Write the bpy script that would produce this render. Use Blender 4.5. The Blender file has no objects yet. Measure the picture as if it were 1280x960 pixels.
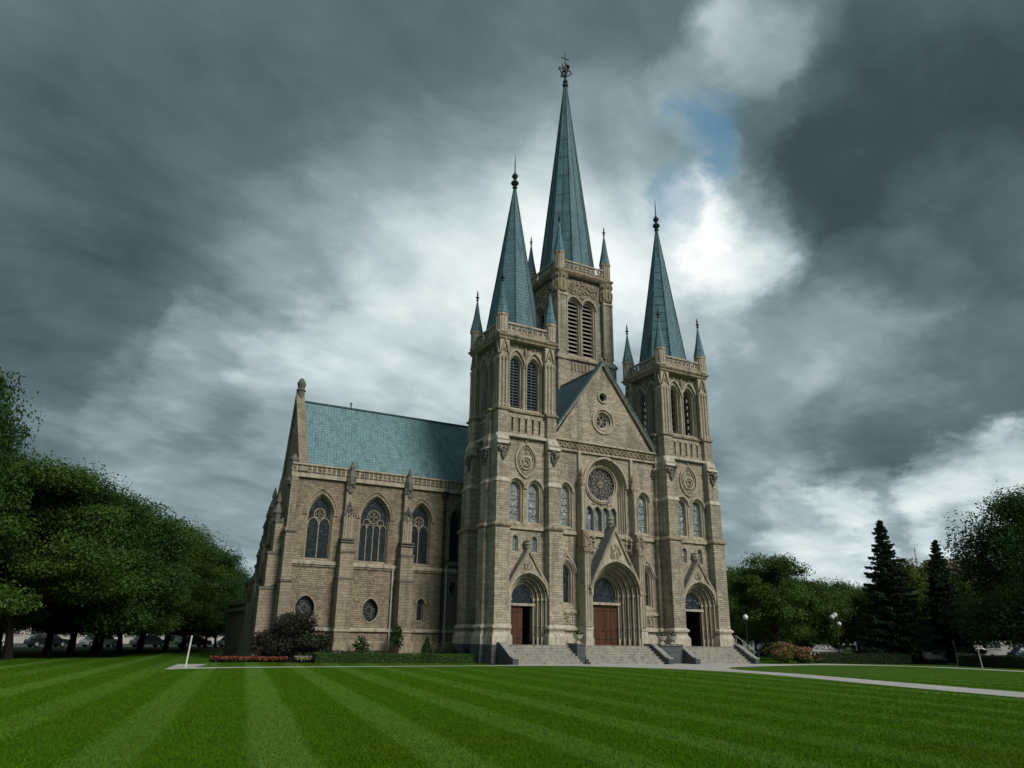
import bpy, math, random
import numpy as np
from math import sin, cos, pi, radians, sqrt, atan2
from mathutils import Vector, Matrix
from mathutils.geometry import tessellate_polygon

S = bpy.context.scene
COL = S.collection

# ------------------------------------------------------------------ camera
AZ, ROLL, PITCH = radians(61), radians(0.8), math.atan(318.5/950.)
CAM = Vector((-26.0, -47.6, 1.6))
fh = Vector((cos(AZ), sin(AZ), 0)); rt = Vector((sin(AZ), -cos(AZ), 0)); uz = Vector((0, 0, 1))
fw = fh*cos(PITCH)+uz*sin(PITCH); up = uz*cos(PITCH)-fh*sin(PITCH)
Rr = rt*cos(ROLL)+up*sin(ROLL); Ur = -rt*sin(ROLL)+up*cos(ROLL)
cd = bpy.data.cameras.new('camera'); cam = bpy.data.objects.new('camera', cd); COL.objects.link(cam)
cd.sensor_width = 36; cd.lens = 950/1280*36; cd.clip_start = .1; cd.clip_end = 3000
m = Matrix((Rr, Ur, -fw)).transposed().to_4x4(); m.translation = CAM
cam.matrix_world = m
S.camera = cam
S.render.resolution_x = 1024; S.render.resolution_y = 768

# ------------------------------------------------------------------ light
SUN_DIR = Vector((0.24, -0.84, 0.66)).normalized()
sd = bpy.data.lights.new('sun', 'SUN'); so = bpy.data.objects.new('sun', sd); COL.objects.link(so)
sd.energy = 1.9; sd.angle = radians(20); sd.color = (1.0, .95, .87)
so.rotation_euler = SUN_DIR.to_track_quat('Z', 'Y').to_euler()
S.view_settings.view_transform = 'Standard'; S.view_settings.look = 'None'
S.view_settings.exposure = 0.5; S.view_settings.gamma = 1.0

# ------------------------------------------------------------------ world: daylight sky with a broken overcast
world = bpy.data.worlds.new('World'); S.world = world; world.use_nodes = True
W = world.node_tree; W.nodes.clear()

class NT:
    """small helper for building node trees"""
    def __init__(s, tree): s.t = tree
    def n(s, typ, **kw):
        nd = s.t.nodes.new(typ)
        ins = kw.pop('ins', {})
        for k, v in kw.items(): setattr(nd, k, v)
        for k, v in ins.items():
            if isinstance(v, bpy.types.NodeSocket): s.t.links.new(v, nd.inputs[k])
            else: nd.inputs[k].default_value = v
        return nd
    def math(s, op, a, b=None, c=None, clamp=False):
        nd = s.t.nodes.new('ShaderNodeMath'); nd.operation = op; nd.use_clamp = clamp
        for i, v in enumerate((a, b, c)):
            if v is None: continue
            if isinstance(v, bpy.types.NodeSocket): s.t.links.new(v, nd.inputs[i])
            else: nd.inputs[i].default_value = v
        return nd.outputs[0]
    def vmath(s, op, a, b=None):
        nd = s.t.nodes.new('ShaderNodeVectorMath'); nd.operation = op
        for i, v in enumerate((a, b)):
            if v is None: continue
            if isinstance(v, bpy.types.NodeSocket): s.t.links.new(v, nd.inputs[i])
            else: nd.inputs[i].default_value = v
        return nd
    def ramp(s, fac, stops, interp='LINEAR'):
        nd = s.t.nodes.new('ShaderNodeValToRGB'); cr = nd.color_ramp; cr.interpolation = interp
        while len(cr.elements) < len(stops): cr.elements.new(.5)
        for e, (p, c) in zip(cr.elements, stops):
            e.position = p; e.color = (c[0], c[1], c[2], 1) if len(c) == 3 else c
        s.t.links.new(fac, nd.inputs[0]); return nd.outputs[0]
    def mix(s, fac, a, b, blend='MIX'):
        nd = s.t.nodes.new('ShaderNodeMix'); nd.data_type = 'RGBA'; nd.blend_type = blend
        for k, v in ((0, fac), (6, a), (7, b)):
            if isinstance(v, bpy.types.NodeSocket): s.t.links.new(v, nd.inputs[k])
            else: nd.inputs[k].default_value = v if k == 0 else (v[0], v[1], v[2], 1)
        return nd.outputs[2]
    def noise(s, vec, scale, detail=4, rough=.55, dist=0, lac=2.0, dim='3D'):
        nd = s.t.nodes.new('ShaderNodeTexNoise'); nd.noise_dimensions = dim
        if vec is not None: s.t.links.new(vec, nd.inputs['Vector'])
        nd.inputs['Scale'].default_value = scale; nd.inputs['Detail'].default_value = detail
        nd.inputs['Roughness'].default_value = rough; nd.inputs['Distortion'].default_value = dist
        return nd.outputs['Fac']
    def maprange(s, v, a, b, c=0, d=1, smooth=True):
        nd = s.t.nodes.new('ShaderNodeMapRange'); nd.interpolation_type = 'SMOOTHSTEP' if smooth else 'LINEAR'
        s.t.links.new(v, nd.inputs[0])
        for i, x in enumerate((a, b, c, d)): nd.inputs[i+1].default_value = x
        return nd.outputs[0]

w = NT(W)
tc = w.n('ShaderNodeTexCoord').outputs['Generated']
dirn = w.vmath('NORMALIZE', tc).outputs[0]
sep = w.n('ShaderNodeSeparateXYZ', ins={0: dirn})
zc = w.math('ADD', w.math('MAXIMUM', sep.outputs[2], 0.0), 0.22)
plane = w.n('ShaderNodeCombineXYZ', ins={0: w.math('DIVIDE', sep.outputs[0], zc), 1: w.math('DIVIDE', sep.outputs[1], zc), 2: 0.0}).outputs[0]
rot = w.n('ShaderNodeMapping', ins={'Vector': plane, 'Rotation': (0, 0, radians(-20)), 'Scale': (1, 1, 1)}).outputs[0]
big = w.noise(rot, 0.85, 3, .5, .35)
med = w.noise(rot, 2.1, 6, .55, .5)
fine = w.noise(rot, 6.0, 6, .6, .3)
# broad banks of thick and thin cloud, each given by a direction in the sky (azimuth deg, elevation deg), radius and strength
def pxdir(px, py):
    a, b = px-640, 480-py
    c, s = cos(ROLL), sin(ROLL)
    v = fw*950+rt*(a*c-b*s)+up*(a*s+b*c)
    return v.normalized()
BANKS = [  # azimuth, elevation, radius (deg), strength, softness of the edge
    (67.6, 23.1, 20, 0.22, 1),
    (60.5, 27.5, 11, 0.12, 0.8),
    (72.8, 16.8, 9, 0.09, 0.6),
    (80.4, 7.7, 10, 0.06, 0.6),
    (86.1, 11, 12, -0.05, 0.7),
    (42.9, 29.9, 5.5, 0.24, 0.5),
    (46.7, 26.9, 7, 0.12, 0.7),
    (50.6, 25.5, 10, 0.06, 0.8),
    (52.2, 33.1, 9, 0.08, 0.8),
    (41.3, 38.3, 5, 0.15, 0.45),
    (39.2, 41.5, 5, 0.16, 0.45),
    (46.8, 33.7, 5, 0.08, 0.5),
    (41.4, 17.8, 10, 0.07, 0.8),
    (95.2, 22.9, 20, -0.106, 1),
    (93.8, 30.1, 16, -0.062, 0.8),
    (77.4, 41, 16, -0.038, 1),
    (28.5, 33.5, 14, -0.125, 0.45),
    (25.1, 36.8, 20, -0.05, 1),
    (24, 23.6, 13, -0.075, 0.55),
    (28.6, 16.2, 9, -0.087, 0.5),
    (33.4, 24, 5, 0.09, 0.4),
    (25.6, 27.5, 6, 0.07, 0.4),
    (41.3, 7.6, 7, 0.101, 0.4),
    (29, 8.3, 4.5, 0.173, 0.35),
    (34.2, 7.3, 5, 0.158, 0.4),
    (38.8, 6.5, 5, 0.122, 0.4),
    (26.2, 9.3, 4, 0.13, 0.4),
    (91.3, 2.4, 16, 0.03, 1),
    (36.8, 10.7, 6, -0.038, 0.4),
    (87.3, 15.3, 5, 0.1, 0.4),
    (83.2, 16.4, 5, 0.09, 0.4),
    (88.5, 7.1, 9, 0.06, 0.6),
]
field = None
wn1 = w.n('ShaderNodeTexNoise', ins={'Vector': rot, 'Scale': 1.5, 'Detail': 7.0, 'Roughness': .62}).outputs['Color']
warp = w.vmath('SCALE', w.vmath('SUBTRACT', wn1, (.5, .5, .5)).outputs[0])
warp.inputs['Scale'].default_value = 0.30
dw = w.vmath('NORMALIZE', w.vmath('ADD', dirn, warp.outputs[0]).outputs[0]).outputs[0]
for (az_, el_, rad, st, soft) in BANKS:
    dv = (cos(radians(el_))*cos(radians(az_)), cos(radians(el_))*sin(radians(az_)), sin(radians(el_)))
    dot = w.vmath('DOT_PRODUCT', dw, dv).outputs['Value']
    f = w.math('MULTIPLY', w.maprange(dot, cos(radians(rad*(1.1 if soft < 1 else 1))), cos(radians(rad*(1-soft)))), st)
    field = f if field is None else w.math('ADD', field, f)
# billowing folds: ridged noise in the plane of the cloud deck, stretched along the wind
st_ = w.n('ShaderNodeMapping', ins={'Vector': rot, 'Rotation': (0, 0, radians(38)), 'Scale': (1.0, 1.7, 1.0)}).outputs[0]
r1 = w.math('ABSOLUTE', w.math('SUBTRACT', w.math('MULTIPLY', w.noise(st_, 1.0, 4, .5, .6), 2.0), 1.0))
r2 = w.math('ABSOLUTE', w.math('SUBTRACT', w.math('MULTIPLY', w.noise(st_, 3.4, 6, .6, .4), 2.0), 1.0))
val = w.math('ADD', field, 0.525)
val = w.math('ADD', val, w.math('MULTIPLY', w.math('SUBTRACT', big, .5), 0.40))
val = w.math('ADD', val, w.math('MULTIPLY', w.math('SUBTRACT', med, .5), 0.36))
val = w.math('ADD', val, w.math('MULTIPLY', w.math('SUBTRACT', fine, .5), 0.10))
val = w.math('ADD', val, w.math('MULTIPLY', w.math('SUBTRACT', r1, .22), 0.27))
val = w.math('ADD', val, w.math('MULTIPLY', w.math('SUBTRACT', r2, .22), 0.11))
cloud = w.ramp(val, [(0.0, (.016, .027, .032)), (.22, (.034, .055, .062)), (.42, (.085, .125, .138)), (.60, (.20, .262, .280)), (.76, (.42, .49, .51)), (1.0, (.80, .82, .80))])
sky = w.n('ShaderNodeTexSky', sky_type='NISHITA', sun_disc=False)
sky.sun_elevation = math.asin(SUN_DIR.z); sky.sun_rotation = atan2(SUN_DIR.x, SUN_DIR.y)
skyc = w.mix(1.0, sky.outputs[0], (.75, 1.05, .92), 'MULTIPLY')
bg1 = w.n('ShaderNodeBackground', ins={'Color': skyc, 'Strength': 0.11})
bg2 = w.n('ShaderNodeBackground', ins={'Color': cloud, 'Strength': 1.0})
# where the cover is torn open the blue shows
def gap(az_, el_, rad):
    dv = (cos(radians(el_))*cos(radians(az_)), cos(radians(el_))*sin(radians(az_)), sin(radians(el_)))
    return w.maprange(w.vmath('DOT_PRODUCT', dw, dv).outputs['Value'], cos(radians(rad)), cos(radians(rad*.35)))
hole = w.math('MULTIPLY', w.math('MAXIMUM', gap(43.8, 35.4, 3.2), w.math('MULTIPLY', gap(47.9, 32.2, 2.6), .6)), w.maprange(w.math('ADD', w.math('MULTIPLY', fine, .6), w.math('MULTIPLY', med, .4)), .34, .54), clamp=True)
hole = w.math('MULTIPLY', hole, 0.9)
ms = w.n('ShaderNodeMixShader', ins={0: hole})
W.links.new(bg2.outputs[0], ms.inputs[1]); W.links.new(bg1.outputs[0], ms.inputs[2])
W.links.new(ms.outputs[0], w.n('ShaderNodeOutputWorld').inputs[0])

# ------------------------------------------------------------------ materials
MT = {}
def newmat(name, rough=.85, spec=.3):
    mt = bpy.data.materials.new(name); mt.use_nodes = True
    t = mt.node_tree; b = t.nodes['Principled BSDF']
    b.inputs['Roughness'].default_value = rough; b.inputs['Specular IOR Level'].default_value = spec
    MT[name] = mt
    return mt, NT(t), b
def bump(q, b, h, strength, dist):
    nd = q.n('ShaderNodeBump', ins={'Height': h, 'Strength': strength, 'Distance': dist})
    q.t.links.new(nd.outputs[0], b.inputs['Normal'])
def setc(q, b, c): q.t.links.new(c, b.inputs['Base Color'])
def geo_uv(q, zs=1.0):
    """masonry coordinates: along the wall, up the wall"""
    g = q.n('ShaderNodeNewGeometry').outputs['Position']
    s = q.n('ShaderNodeSeparateXYZ', ins={0: g})
    return q.n('ShaderNodeCombineXYZ', ins={0: q.math('ADD', s.outputs[0], s.outputs[1]), 1: q.math('MULTIPLY', s.outputs[2], zs), 2: 0.0}).outputs[0], g, s

def masonry(name, c1, c2, mortar, stain, bw=.62, bh=.21, rough=.9, dirt=.55):
    mt, q, b = newmat(name, rough, .2)
    uv, g, s = geo_uv(q)
    wob = q.n('ShaderNodeTexNoise', ins={'Vector': g, 'Scale': 3.0, 'Detail': 3.0}).outputs['Color']
    off = q.vmath('SCALE', q.vmath('SUBTRACT', wob, (.5, .5, .5)).outputs[0]); off.inputs['Scale'].default_value = .05
    uv = q.vmath('ADD', uv, off.outputs[0]).outputs[0]
    br = q.n('ShaderNodeTexBrick', ins={'Vector': uv, 'Color1': (*c1, 1), 'Color2': (*c2, 1), 'Mortar': (*mortar, 1),
             'Scale': 1.0, 'Mortar Size': .012, 'Mortar Smooth': .35, 'Brick Width': bw, 'Row Height': bh, 'Bias': 0.0})
    br.offset = .5; br.squash = .7; br.squash_frequency = 3
    n1 = q.noise(g, 5.0, 5, .7)
    c = q.mix(q.maprange(n1, .4, .75, 0, .40), br.outputs['Color'], [x*1.3 for x in c1])
    n3 = q.noise(g, 26.0, 3, .7)
    c = q.mix(q.maprange(n3, .45, .75, 0, .5), c, [x*.45 for x in c2])
    # rain streaks and soot patches
    sm = q.n('ShaderNodeMapping', ins={'Vector': g, 'Scale': (1.6, 1.6, .16)}).outputs[0]
    st = q.maprange(q.noise(sm, 1.0, 5, .62), .47, .70, 0, dirt)
    c = q.mix(st, c, stain)
    lg = q.maprange(q.noise(g, .22, 4, .6), .40, .68, 0, dirt*.7)
    c = q.mix(lg, c, [x*1.1 for x in stain])
    setc(q, b, c)
    h = q.math('ADD', q.math('MULTIPLY', br.outputs['Fac'], -1.0), q.math('MULTIPLY', n1, .9))
    h = q.math('ADD', h, q.math('MULTIPLY', n3, .5))
    bump(q, b, h, .9, .045)
    return mt
def plainstone(name, c, stain, rough=.85, scale=1.0, dirt=.6):
    mt, q, b = newmat(name, rough, .25)
    g = q.n('ShaderNodeNewGeometry').outputs['Position']
    n1 = q.noise(g, 2.2*scale, 6, .68)
    col = q.ramp(n1, [(.3, [x*.72 for x in c]), (.5, c), (.72, [min(1, x*1.22) for x in c])])
    sm = q.n('ShaderNodeMapping', ins={'Vector': g, 'Scale': (3.0, 3.0, .35)}).outputs[0]
    col = q.mix(q.maprange(q.noise(sm, 1.0, 5, .65), .46, .68, 0, dirt), col, stain)
    n3 = q.noise(g, 18.0*scale, 4, .7)
    col = q.mix(q.maprange(n3, .5, .75, 0, .4), col, [x*.5 for x in c])
    setc(q, b, col)
    bump(q, b, q.math('ADD', n1, q.math('MULTIPLY', n3, .6)), .6, .03)
    return mt
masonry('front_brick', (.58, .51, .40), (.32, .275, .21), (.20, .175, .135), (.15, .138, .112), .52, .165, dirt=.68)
masonry('side_brick', (.41, .34, .25), (.22, .178, .128), (.13, .105, .08), (.10, .088, .07), .46, .15)  # browner brick of the wing, its dimmer light also mixed into the colour
masonry('granite', (.115, .128, .138), (.075, .085, .095), (.06, .065, .07), (.05, .06, .068), .9, .4, .7, .4)
plainstone('trim', (.43, .38, .295), (.13, .118, .09))
plainstone('carved', (.33, .275, .195), (.085, .08, .065), dirt=.8, scale=2)
plainstone('weathered_cap', (.50, .465, .39), (.17, .165, .14), dirt=.5)
plainstone('dark_stone', (.16, .15, .125), (.055, .062, .06), dirt=.7)
plainstone('gable_lead', (.19, .20, .195), (.08, .09, .09), dirt=.6)
plainstone('step_stone', (.34, .32, .28), (.12, .115, .10), dirt=.5)
plainstone('pale_plinth', (.50, .455, .375), (.20, .185, .15), dirt=.6)

def copper(name, a, bcol, dark, row=.33, w_=.5, flip=False):
    mt, q, b = newmat(name, .62, .35)
    uv, g, s = geo_uv(q)
    br = q.n('ShaderNodeTexBrick', ins={'Vector': uv, 'Color1': (*a, 1), 'Color2': (*bcol, 1), 'Mortar': (*dark, 1), 'Scale': 1.0,
             'Mortar Size': .02, 'Mortar Smooth': .5, 'Brick Width': w_, 'Row Height': row, 'Bias': -.1})
    n1 = q.noise(g, 1.3, 6, .7)
    c = q.mix(q.maprange(n1, .35, .7, 0, .75), br.outputs['Color'], [x*1.25 for x in bcol])
    sm = q.n('ShaderNodeMapping', ins={'Vector': g, 'Scale': (2.2, 2.2, .12)}).outputs[0]
    c = q.mix(q.maprange(q.noise(sm, 1.0, 5, .6), .48, .68, 0, .7), c, dark)
    n3 = q.noise(g, 9.0, 4, .75)
    c = q.mix(q.maprange(n3, .48, .7, 0, .55), c, [x*1.5 for x in a])
    setc(q, b, c)
    bump(q, b, q.math('ADD', q.math('MULTIPLY', br.outputs['Fac'], -1.0), n3), .7, .04)
copper('spire_copper', (.115, .215, .245), (.065, .138, .165), (.034, .075, .092), .30, .36)
copper('nave_slate', (.20, .33, .355), (.10, .20, .225), (.07, .135, .15), .22, .24)
copper('roof_copper', (.07, .13, .15), (.05, .095, .115), (.03, .055, .068), .5, .5)

def glass(name, c1, c2, lead, cell, rough=.16):
    mt, q, b = newmat(name, rough, .6)
    uv, g, s = geo_uv(q)
    v = q.n('ShaderNodeTexVoronoi', ins={'Vector': uv, 'Scale': cell}); v.feature = 'DISTANCE_TO_EDGE'
    v2 = q.n('ShaderNodeTexVoronoi', ins={'Vector': uv, 'Scale': cell})
    sp = q.n('ShaderNodeSeparateColor', ins={0: v2.outputs['Color']}).outputs[0]
    c = q.ramp(sp, [(0, c1), (.6, c2), (.85, c1), (1, [x*1.8 for x in c2])])
    c = q.mix(q.maprange(v.outputs['Distance'], .02, .07), lead, c)
    setc(q, b, c)
    bump(q, b, q.math('ADD', sp, v.outputs['Distance']), .5, .03)
glass('stained_dark', (.013, .020, .024), (.034, .048, .054), (.004, .005, .006), 7.5)
glass('pale_reflect_glass', (.15, .20, .22), (.34, .40, .42), (.025, .03, .034), 6.5, .3)  # upper windows: their pale reflection is put into the glass colour
glass('rose_glass', (.035, .06, .10), (.10, .14, .19), (.01, .012, .015), 9)
glass('lancet_glass', (.13, .18, .21), (.20, .26, .30), (.04, .05, .055), 3.0, .35)
def simple(name, c, rough=.6, spec=.4, metal=0, var=.3, scale=4, emit=None):
    mt, q, b = newmat(name, rough, spec)
    g = q.n('ShaderNodeNewGeometry').outputs['Position']
    n1 = q.noise(g, scale, 5, .65)
    setc(q, b, q.ramp(n1, [(.3, [x*(1-var) for x in c]), (.7, [min(1, x*(1+var)) for x in c])]))
    b.inputs['Metallic'].default_value = metal
    bump(q, b, n1, .25, .01)
    return mt
simple('void_dark', (.006, .007, .008), .9, .1)
simple('louvre_board', (.30, .27, .24), .8, .3)
simple('louvre_teal', (.055, .085, .105), .5, .5)
simple('lead_dark', (.022, .026, .028), .6, .4)
simple('iron', (.018, .022, .022), .5, .5, .3)
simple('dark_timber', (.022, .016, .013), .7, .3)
simple('white_paint', (.62, .62, .60), .6, .4, var=.15)
simple('globe_glass', (.72, .74, .74), .3, .5, var=.05)
def door_wood():
    mt, q, b = newmat('door_wood', .5, .4)
    uv, g, s = geo_uv(q)
    wv = q.n('ShaderNodeTexWave', ins={'Vector': uv, 'Scale': 1.9, 'Distortion': .4, 'Detail': 2.0})
    n1 = q.noise(q.n('ShaderNodeMapping', ins={'Vector': g, 'Scale': (9, 9, .9)}).outputs[0], 1.0, 5, .6)
    c = q.ramp(n1, [(.3, (.055, .021, .009)), (.7, (.135, .052, .021))])
    c = q.mix(q.maprange(wv.outputs['Fac'], .0, .12, 1, 0), c, (.02, .008, .005))
    setc(q, b, c); bump(q, b, q.math('ADD', wv.outputs['Fac'], n1), .5, .02)
door_wood()
def paving():
    mt, q, b = newmat('paving', .85, .3)
    g = q.n('ShaderNodeNewGeometry').outputs['Position']
    br = q.n('ShaderNodeTexBrick', ins={'Vector': g, 'Color1': (.50, .49, .46, 1), 'Color2': (.44, .43, .40, 1), 'Mortar': (.14, .135, .12, 1), 'Scale': 1.0, 'Mortar Size': .022, 'Brick Width': 1.5, 'Row Height': 1.2})
    n1 = q.noise(g, 1.4, 6, .7)
    c = q.mix(q.maprange(n1, .4, .7, 0, .6), br.outputs['Color'], (.33, .32, .30))
    setc(q, b, c); bump(q, b, n1, .3, .02)
paving()
simple('asphalt', (.045, .047, .05), .9, .3)
simple('kerb', (.27, .265, .25), .85, .3)
simple('mulch', (.05, .032, .022), .95, .1, var=.5, scale=12)

def grass_mat(name, lo, hi, stripes, azd=79.3, period=2.26, phase=0.0, rough=.75):
    mt, q, b = newmat(name, rough, .05)
    g = q.n('ShaderNodeNewGeometry').outputs['Position']
    s = q.n('ShaderNodeSeparateXYZ', ins={0: g})
    a = radians(azd)
    wob = q.math('MULTIPLY', q.math('SUBTRACT', q.noise(g, .25, 3, .6), .5), .22)
    pr = q.math('ADD', q.math('SUBTRACT', q.math('MULTIPLY', s.outputs[0], sin(a)), q.math('MULTIPLY', s.outputs[1], cos(a))), wob)
    f = q.math('DIVIDE', q.math('ADD', pr, phase), period)
    idx = q.math('FLOOR', f); fr = q.math('FRACT', f)
    band = q.math('MULTIPLY', q.maprange(fr, .25, .36), q.maprange(fr, .75, .64))
    wn = q.n('ShaderNodeTexWhiteNoise', ins={}); wn.noise_dimensions = '1D'; q.t.links.new(idx, wn.inputs['W'])
    band = q.math('MULTIPLY', band, q.maprange(wn.outputs['Value'], 0, 1, .35, 1.0, False))
    n1 = q.noise(g, 1.1, 5, .65); n2 = q.noise(g, 34.0, 4, .7); n0 = q.noise(g, .16, 4, .6)
    c = q.ramp(n2, [(.28, [x*.55 for x in lo]), (.5, lo), (.75, hi)])
    c = q.mix(q.maprange(n1, .35, .7, 0, .35), c, (hi[0]*1.2, hi[1]*.95, hi[2]))
    c = q.mix(q.maprange(n0, .4, .68, 0, .42), c, (lo[0]*1.5, lo[1]*.85, lo[2]*1.5))
    c = q.mix(q.math('MULTIPLY', band, stripes), c, (hi[0]*1.35+.015, hi[1]*1.12+.012, hi[2]*1.3+.030))
    setc(q, b, c)
    h = q.math('ADD', n2, q.math('MULTIPLY', q.noise(g, 90.0, 3, .7), .7))
    bump(q, b, h, .8, .03)
grass_mat('lawn', (.034, .100, .002), (.068, .165, .006), .62, phase=-.94)
grass_mat('lawn_blade', (.062, .172, .003), (.108, .262, .010), .62, phase=-.94)
grass_mat('rough_grass', (.020, .052, .008), (.040, .085, .014), .0)

def foliage(name, lo, mid, hi, trans=.35):
    mt, q, b = newmat(name, .6, .25)
    g = q.n('ShaderNodeNewGeometry')
    n1 = q.noise(g.outputs['Position'], .55, 4, .6)
    c = q.ramp(n1, [(.34, lo), (.5, mid), (.68, hi)])
    rr = g.outputs['Random Per Island']
    c = q.mix(q.math('MULTIPLY', rr, .45), c, [x*1.35 for x in hi])
    oi = q.n('ShaderNodeObjectInfo').outputs['Random']
    c = q.mix(q.math('MULTIPLY', oi, .3), c, [lo[0]*.8, lo[1]*1.1, lo[2]])
    setc(q, b, c)
    tr = q.n('ShaderNodeBsdfTranslucent'); q.t.links.new(c, tr.inputs[0])
    mx = q.n('ShaderNodeMixShader', ins={0: trans})
    q.t.links.new(b.outputs[0], mx.inputs[1]); q.t.links.new(tr.outputs[0], mx.inputs[2])
    q.t.links.new(mx.outputs[0], q.t.nodes['Material Output'].inputs[0])
foliage('leaf_dark', (.016, .044, .010), (.030, .078, .015), (.058, .125, .022))
foliage('leaf_mid', (.026, .062, .011), (.048, .104, .016), (.092, .165, .026))
foliage('leaf_yellow', (.035, .06, .010), (.07, .11, .015), (.12, .17, .025))
foliage('needle', (.014, .034, .020), (.025, .055, .030), (.045, .082, .042), .1)
foliage('hedge_leaf', (.022, .055, .008), (.038, .092, .012), (.065, .14, .02), .2)
foliage('hedge_dark', (.009, .022, .007), (.014, .034, .010), (.024, .05, .013), .15)
foliage('smoke_leaf', (.016, .016, .011), (.026, .026, .017), (.042, .040, .024), .2)
foliage('flower_red', (.16, .035, .028), (.28, .07, .05), (.34, .16, .09), .2)
foliage('flower_pink', (.30, .05, .06), (.40, .10, .09), (.45, .22, .13), .2)
foliage('flower_pale', (.25, .24, .16), (.36, .34, .22), (.45, .45, .3), .2)
def bark():
    mt, q, b = newmat('bark', .95, .1)
    g = q.n('ShaderNodeNewGeometry').outputs['Position']
    n1 = q.noise(q.n('ShaderNodeMapping', ins={'Vector': g, 'Scale': (7, 7, 1.2)}).outputs[0], 1.0, 6, .7)
    setc(q, b, q.ramp(n1, [(.3, (.010, .008, .007)), (.7, (.040, .032, .026))])); bump(q, b, n1, 1.0, .05)
bark()

# ------------------------------------------------------------------ mesh helpers
def mats(*names): return [MT[n] for n in names]
class MB:
    def __init__(s): s.v = []; s.f = []; s.m = []
    def face(s, pts, mat=0):
        i = len(s.v); s.v += [tuple(p) for p in pts]; s.f.append(tuple(range(i, i+len(pts)))); s.m.append(mat)
    def quads(s, A, B, mat=0, closed=True):
        n = len(A)
        for i in range(n if closed else n-1):
            j = (i+1) % n
            s.face((A[i], A[j], B[j], B[i]), mat)
    def box(s, x0, x1, y0, y1, z0, z1, mat=0, top=None):
        p = [(x0, y0), (x1, y0), (x1, y1), (x0, y1)]
        s.loft([[(a, b, z0) for a, b in p], [(a, b, z1) for a, b in p]], mat)
    def loft(s, loops, mat=0, cap0=True, cap1=True, skip=()):
        for A, B in zip(loops[:-1], loops[1:]):
            n = len(A)
            for i in range(n):
                if i in skip: continue
                j = (i+1) % n
                s.face((A[i], A[j], B[j], B[i]), mat)
        if cap0: s.poly(loops[0], mat)
        if cap1: s.poly(loops[-1], mat)
    def poly(s, pts, mat=0, holes=()):
        P = [[Vector(p) for p in pts]]+[[Vector(p) for p in h] for h in holes]
        flat = [p for l in P for p in l]
        for t in tessellate_polygon(P): s.face([flat[k] for k in t], mat)
    def lathe(s, cx, cy, prof, n=8, mat=0, rot=0):
        loops = [[(cx+r*cos(rot+2*pi*k/n), cy+r*sin(rot+2*pi*k/n), z) for k in range(n)] for r, z in prof]
        s.loft(loops, mat)
    def tube(s, pts, rads, n=6, mat=0):
        pts = [Vector(p) for p in pts]; loops = []
        for i, p in enumerate(pts):
            d = (pts[min(i+1, len(pts)-1)]-pts[max(i-1, 0)]).normalized()
            a = d.orthogonal().normalized() if abs(d.z) < .95 else Vector((1, 0, 0))
            a = (a-d*a.dot(d)).normalized(); b_ = d.cross(a)
            loops.append([p+(a*cos(2*pi*k/n)+b_*sin(2*pi*k/n))*rads[i] for k in range(n)])
        s.loft(loops, mat)
    def blob(s, c, r, mat=0, rnd=None):
        """small rounded lump with 8 facets a ring"""
        c = Vector(c); loops = []
        rx, ry, rz = (r if hasattr(r, '__len__') else (r, r, r))
        for t in (-.98, -.5, .5, .98):
            q_ = sqrt(1-t*t)
            loops.append([c+Vector((rx*q_*cos(k*pi/3), ry*q_*sin(k*pi/3), rz*t)) for k in range(6)])
        s.loft(loops, mat)
    def build(s, name, mlist, parent=None, smooth=False, recalc=False):
        me = bpy.data.meshes.new(name)
        me.from_pydata(s.v, [], s.f)
        for x in mlist: me.materials.append(x)
        me.polygons.foreach_set('material_index', s.m)
        if smooth: me.polygons.foreach_set('use_smooth', [True]*len(s.f))
        me.update()
        if recalc:
            import bmesh
            bm = bmesh.new(); bm.from_mesh(me); bmesh.ops.remove_doubles(bm, verts=bm.verts, dist=1e-4)
            bmesh.ops.recalc_face_normals(bm, faces=bm.faces); bm.to_mesh(me); bm.free()
        o = bpy.data.objects.new(name, me); COL.objects.link(o)
        if parent: o.parent = parent
        return o
def tag(o, label=None, cat=None, group=None, kind=None):
    if label: o['label'] = label
    if cat: o['category'] = cat
    if group: o['group'] = group
    if kind: o['kind'] = kind
    return o
def empty(name, loc=(0, 0, 0), rz=0, parent=None):
    o = bpy.data.objects.new(name, None); COL.objects.link(o); o.location = loc; o.rotation_euler = (0, 0, rz)
    o.empty_display_size = .3
    if parent: o.parent = parent
    return o
def copy_tree(o, parent=None):
    c = o.copy(); COL.objects.link(c); c.parent = parent
    for ch in list(o.children): copy_tree(ch, c)
    return c

class Fr:
    """a wall plane: P(a, z, d) = along the wall, height, distance out of the wall"""
    def __init__(s, o, u, n): s.o = Vector(o); s.u = Vector(u); s.nv = Vector(n)
    def P(s, a, z, d=0.0): return s.o+s.u*a+Vector((0, 0, z))+s.nv*d
    def L(s, pts, d=0.0): return [s.P(a, z, d) for a, z in pts]
def arch(cx, z0, zs, w, h, ins=0.0, n=9, sill=True):
    w_, h_ = w-ins, max(h-ins*h/w*.92, .05)
    z0 = z0+(ins if sill else 0)
    R = (h_*h_+w_*w_)/(2*w_); pts = [(cx-w_, z0)]
    th = math.asin(min(1, h_/R)) if h_ <= R else pi/2
    if h_ > w_: th = atan2(h_, R-w_)
    for k in range(n+1):
        t = th*k/n
        pts.append((cx-w_+R-R*cos(t), zs+R*sin(t)))
    R_ = [(2*cx-a, z) for a, z in pts[:-1]][::-1]
    return pts+R_
def circ(cx, cz, r, n=28): return [(cx+r*cos(2*pi*k/n), cz+r*sin(2*pi*k/n)) for k in range(n)]
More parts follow.
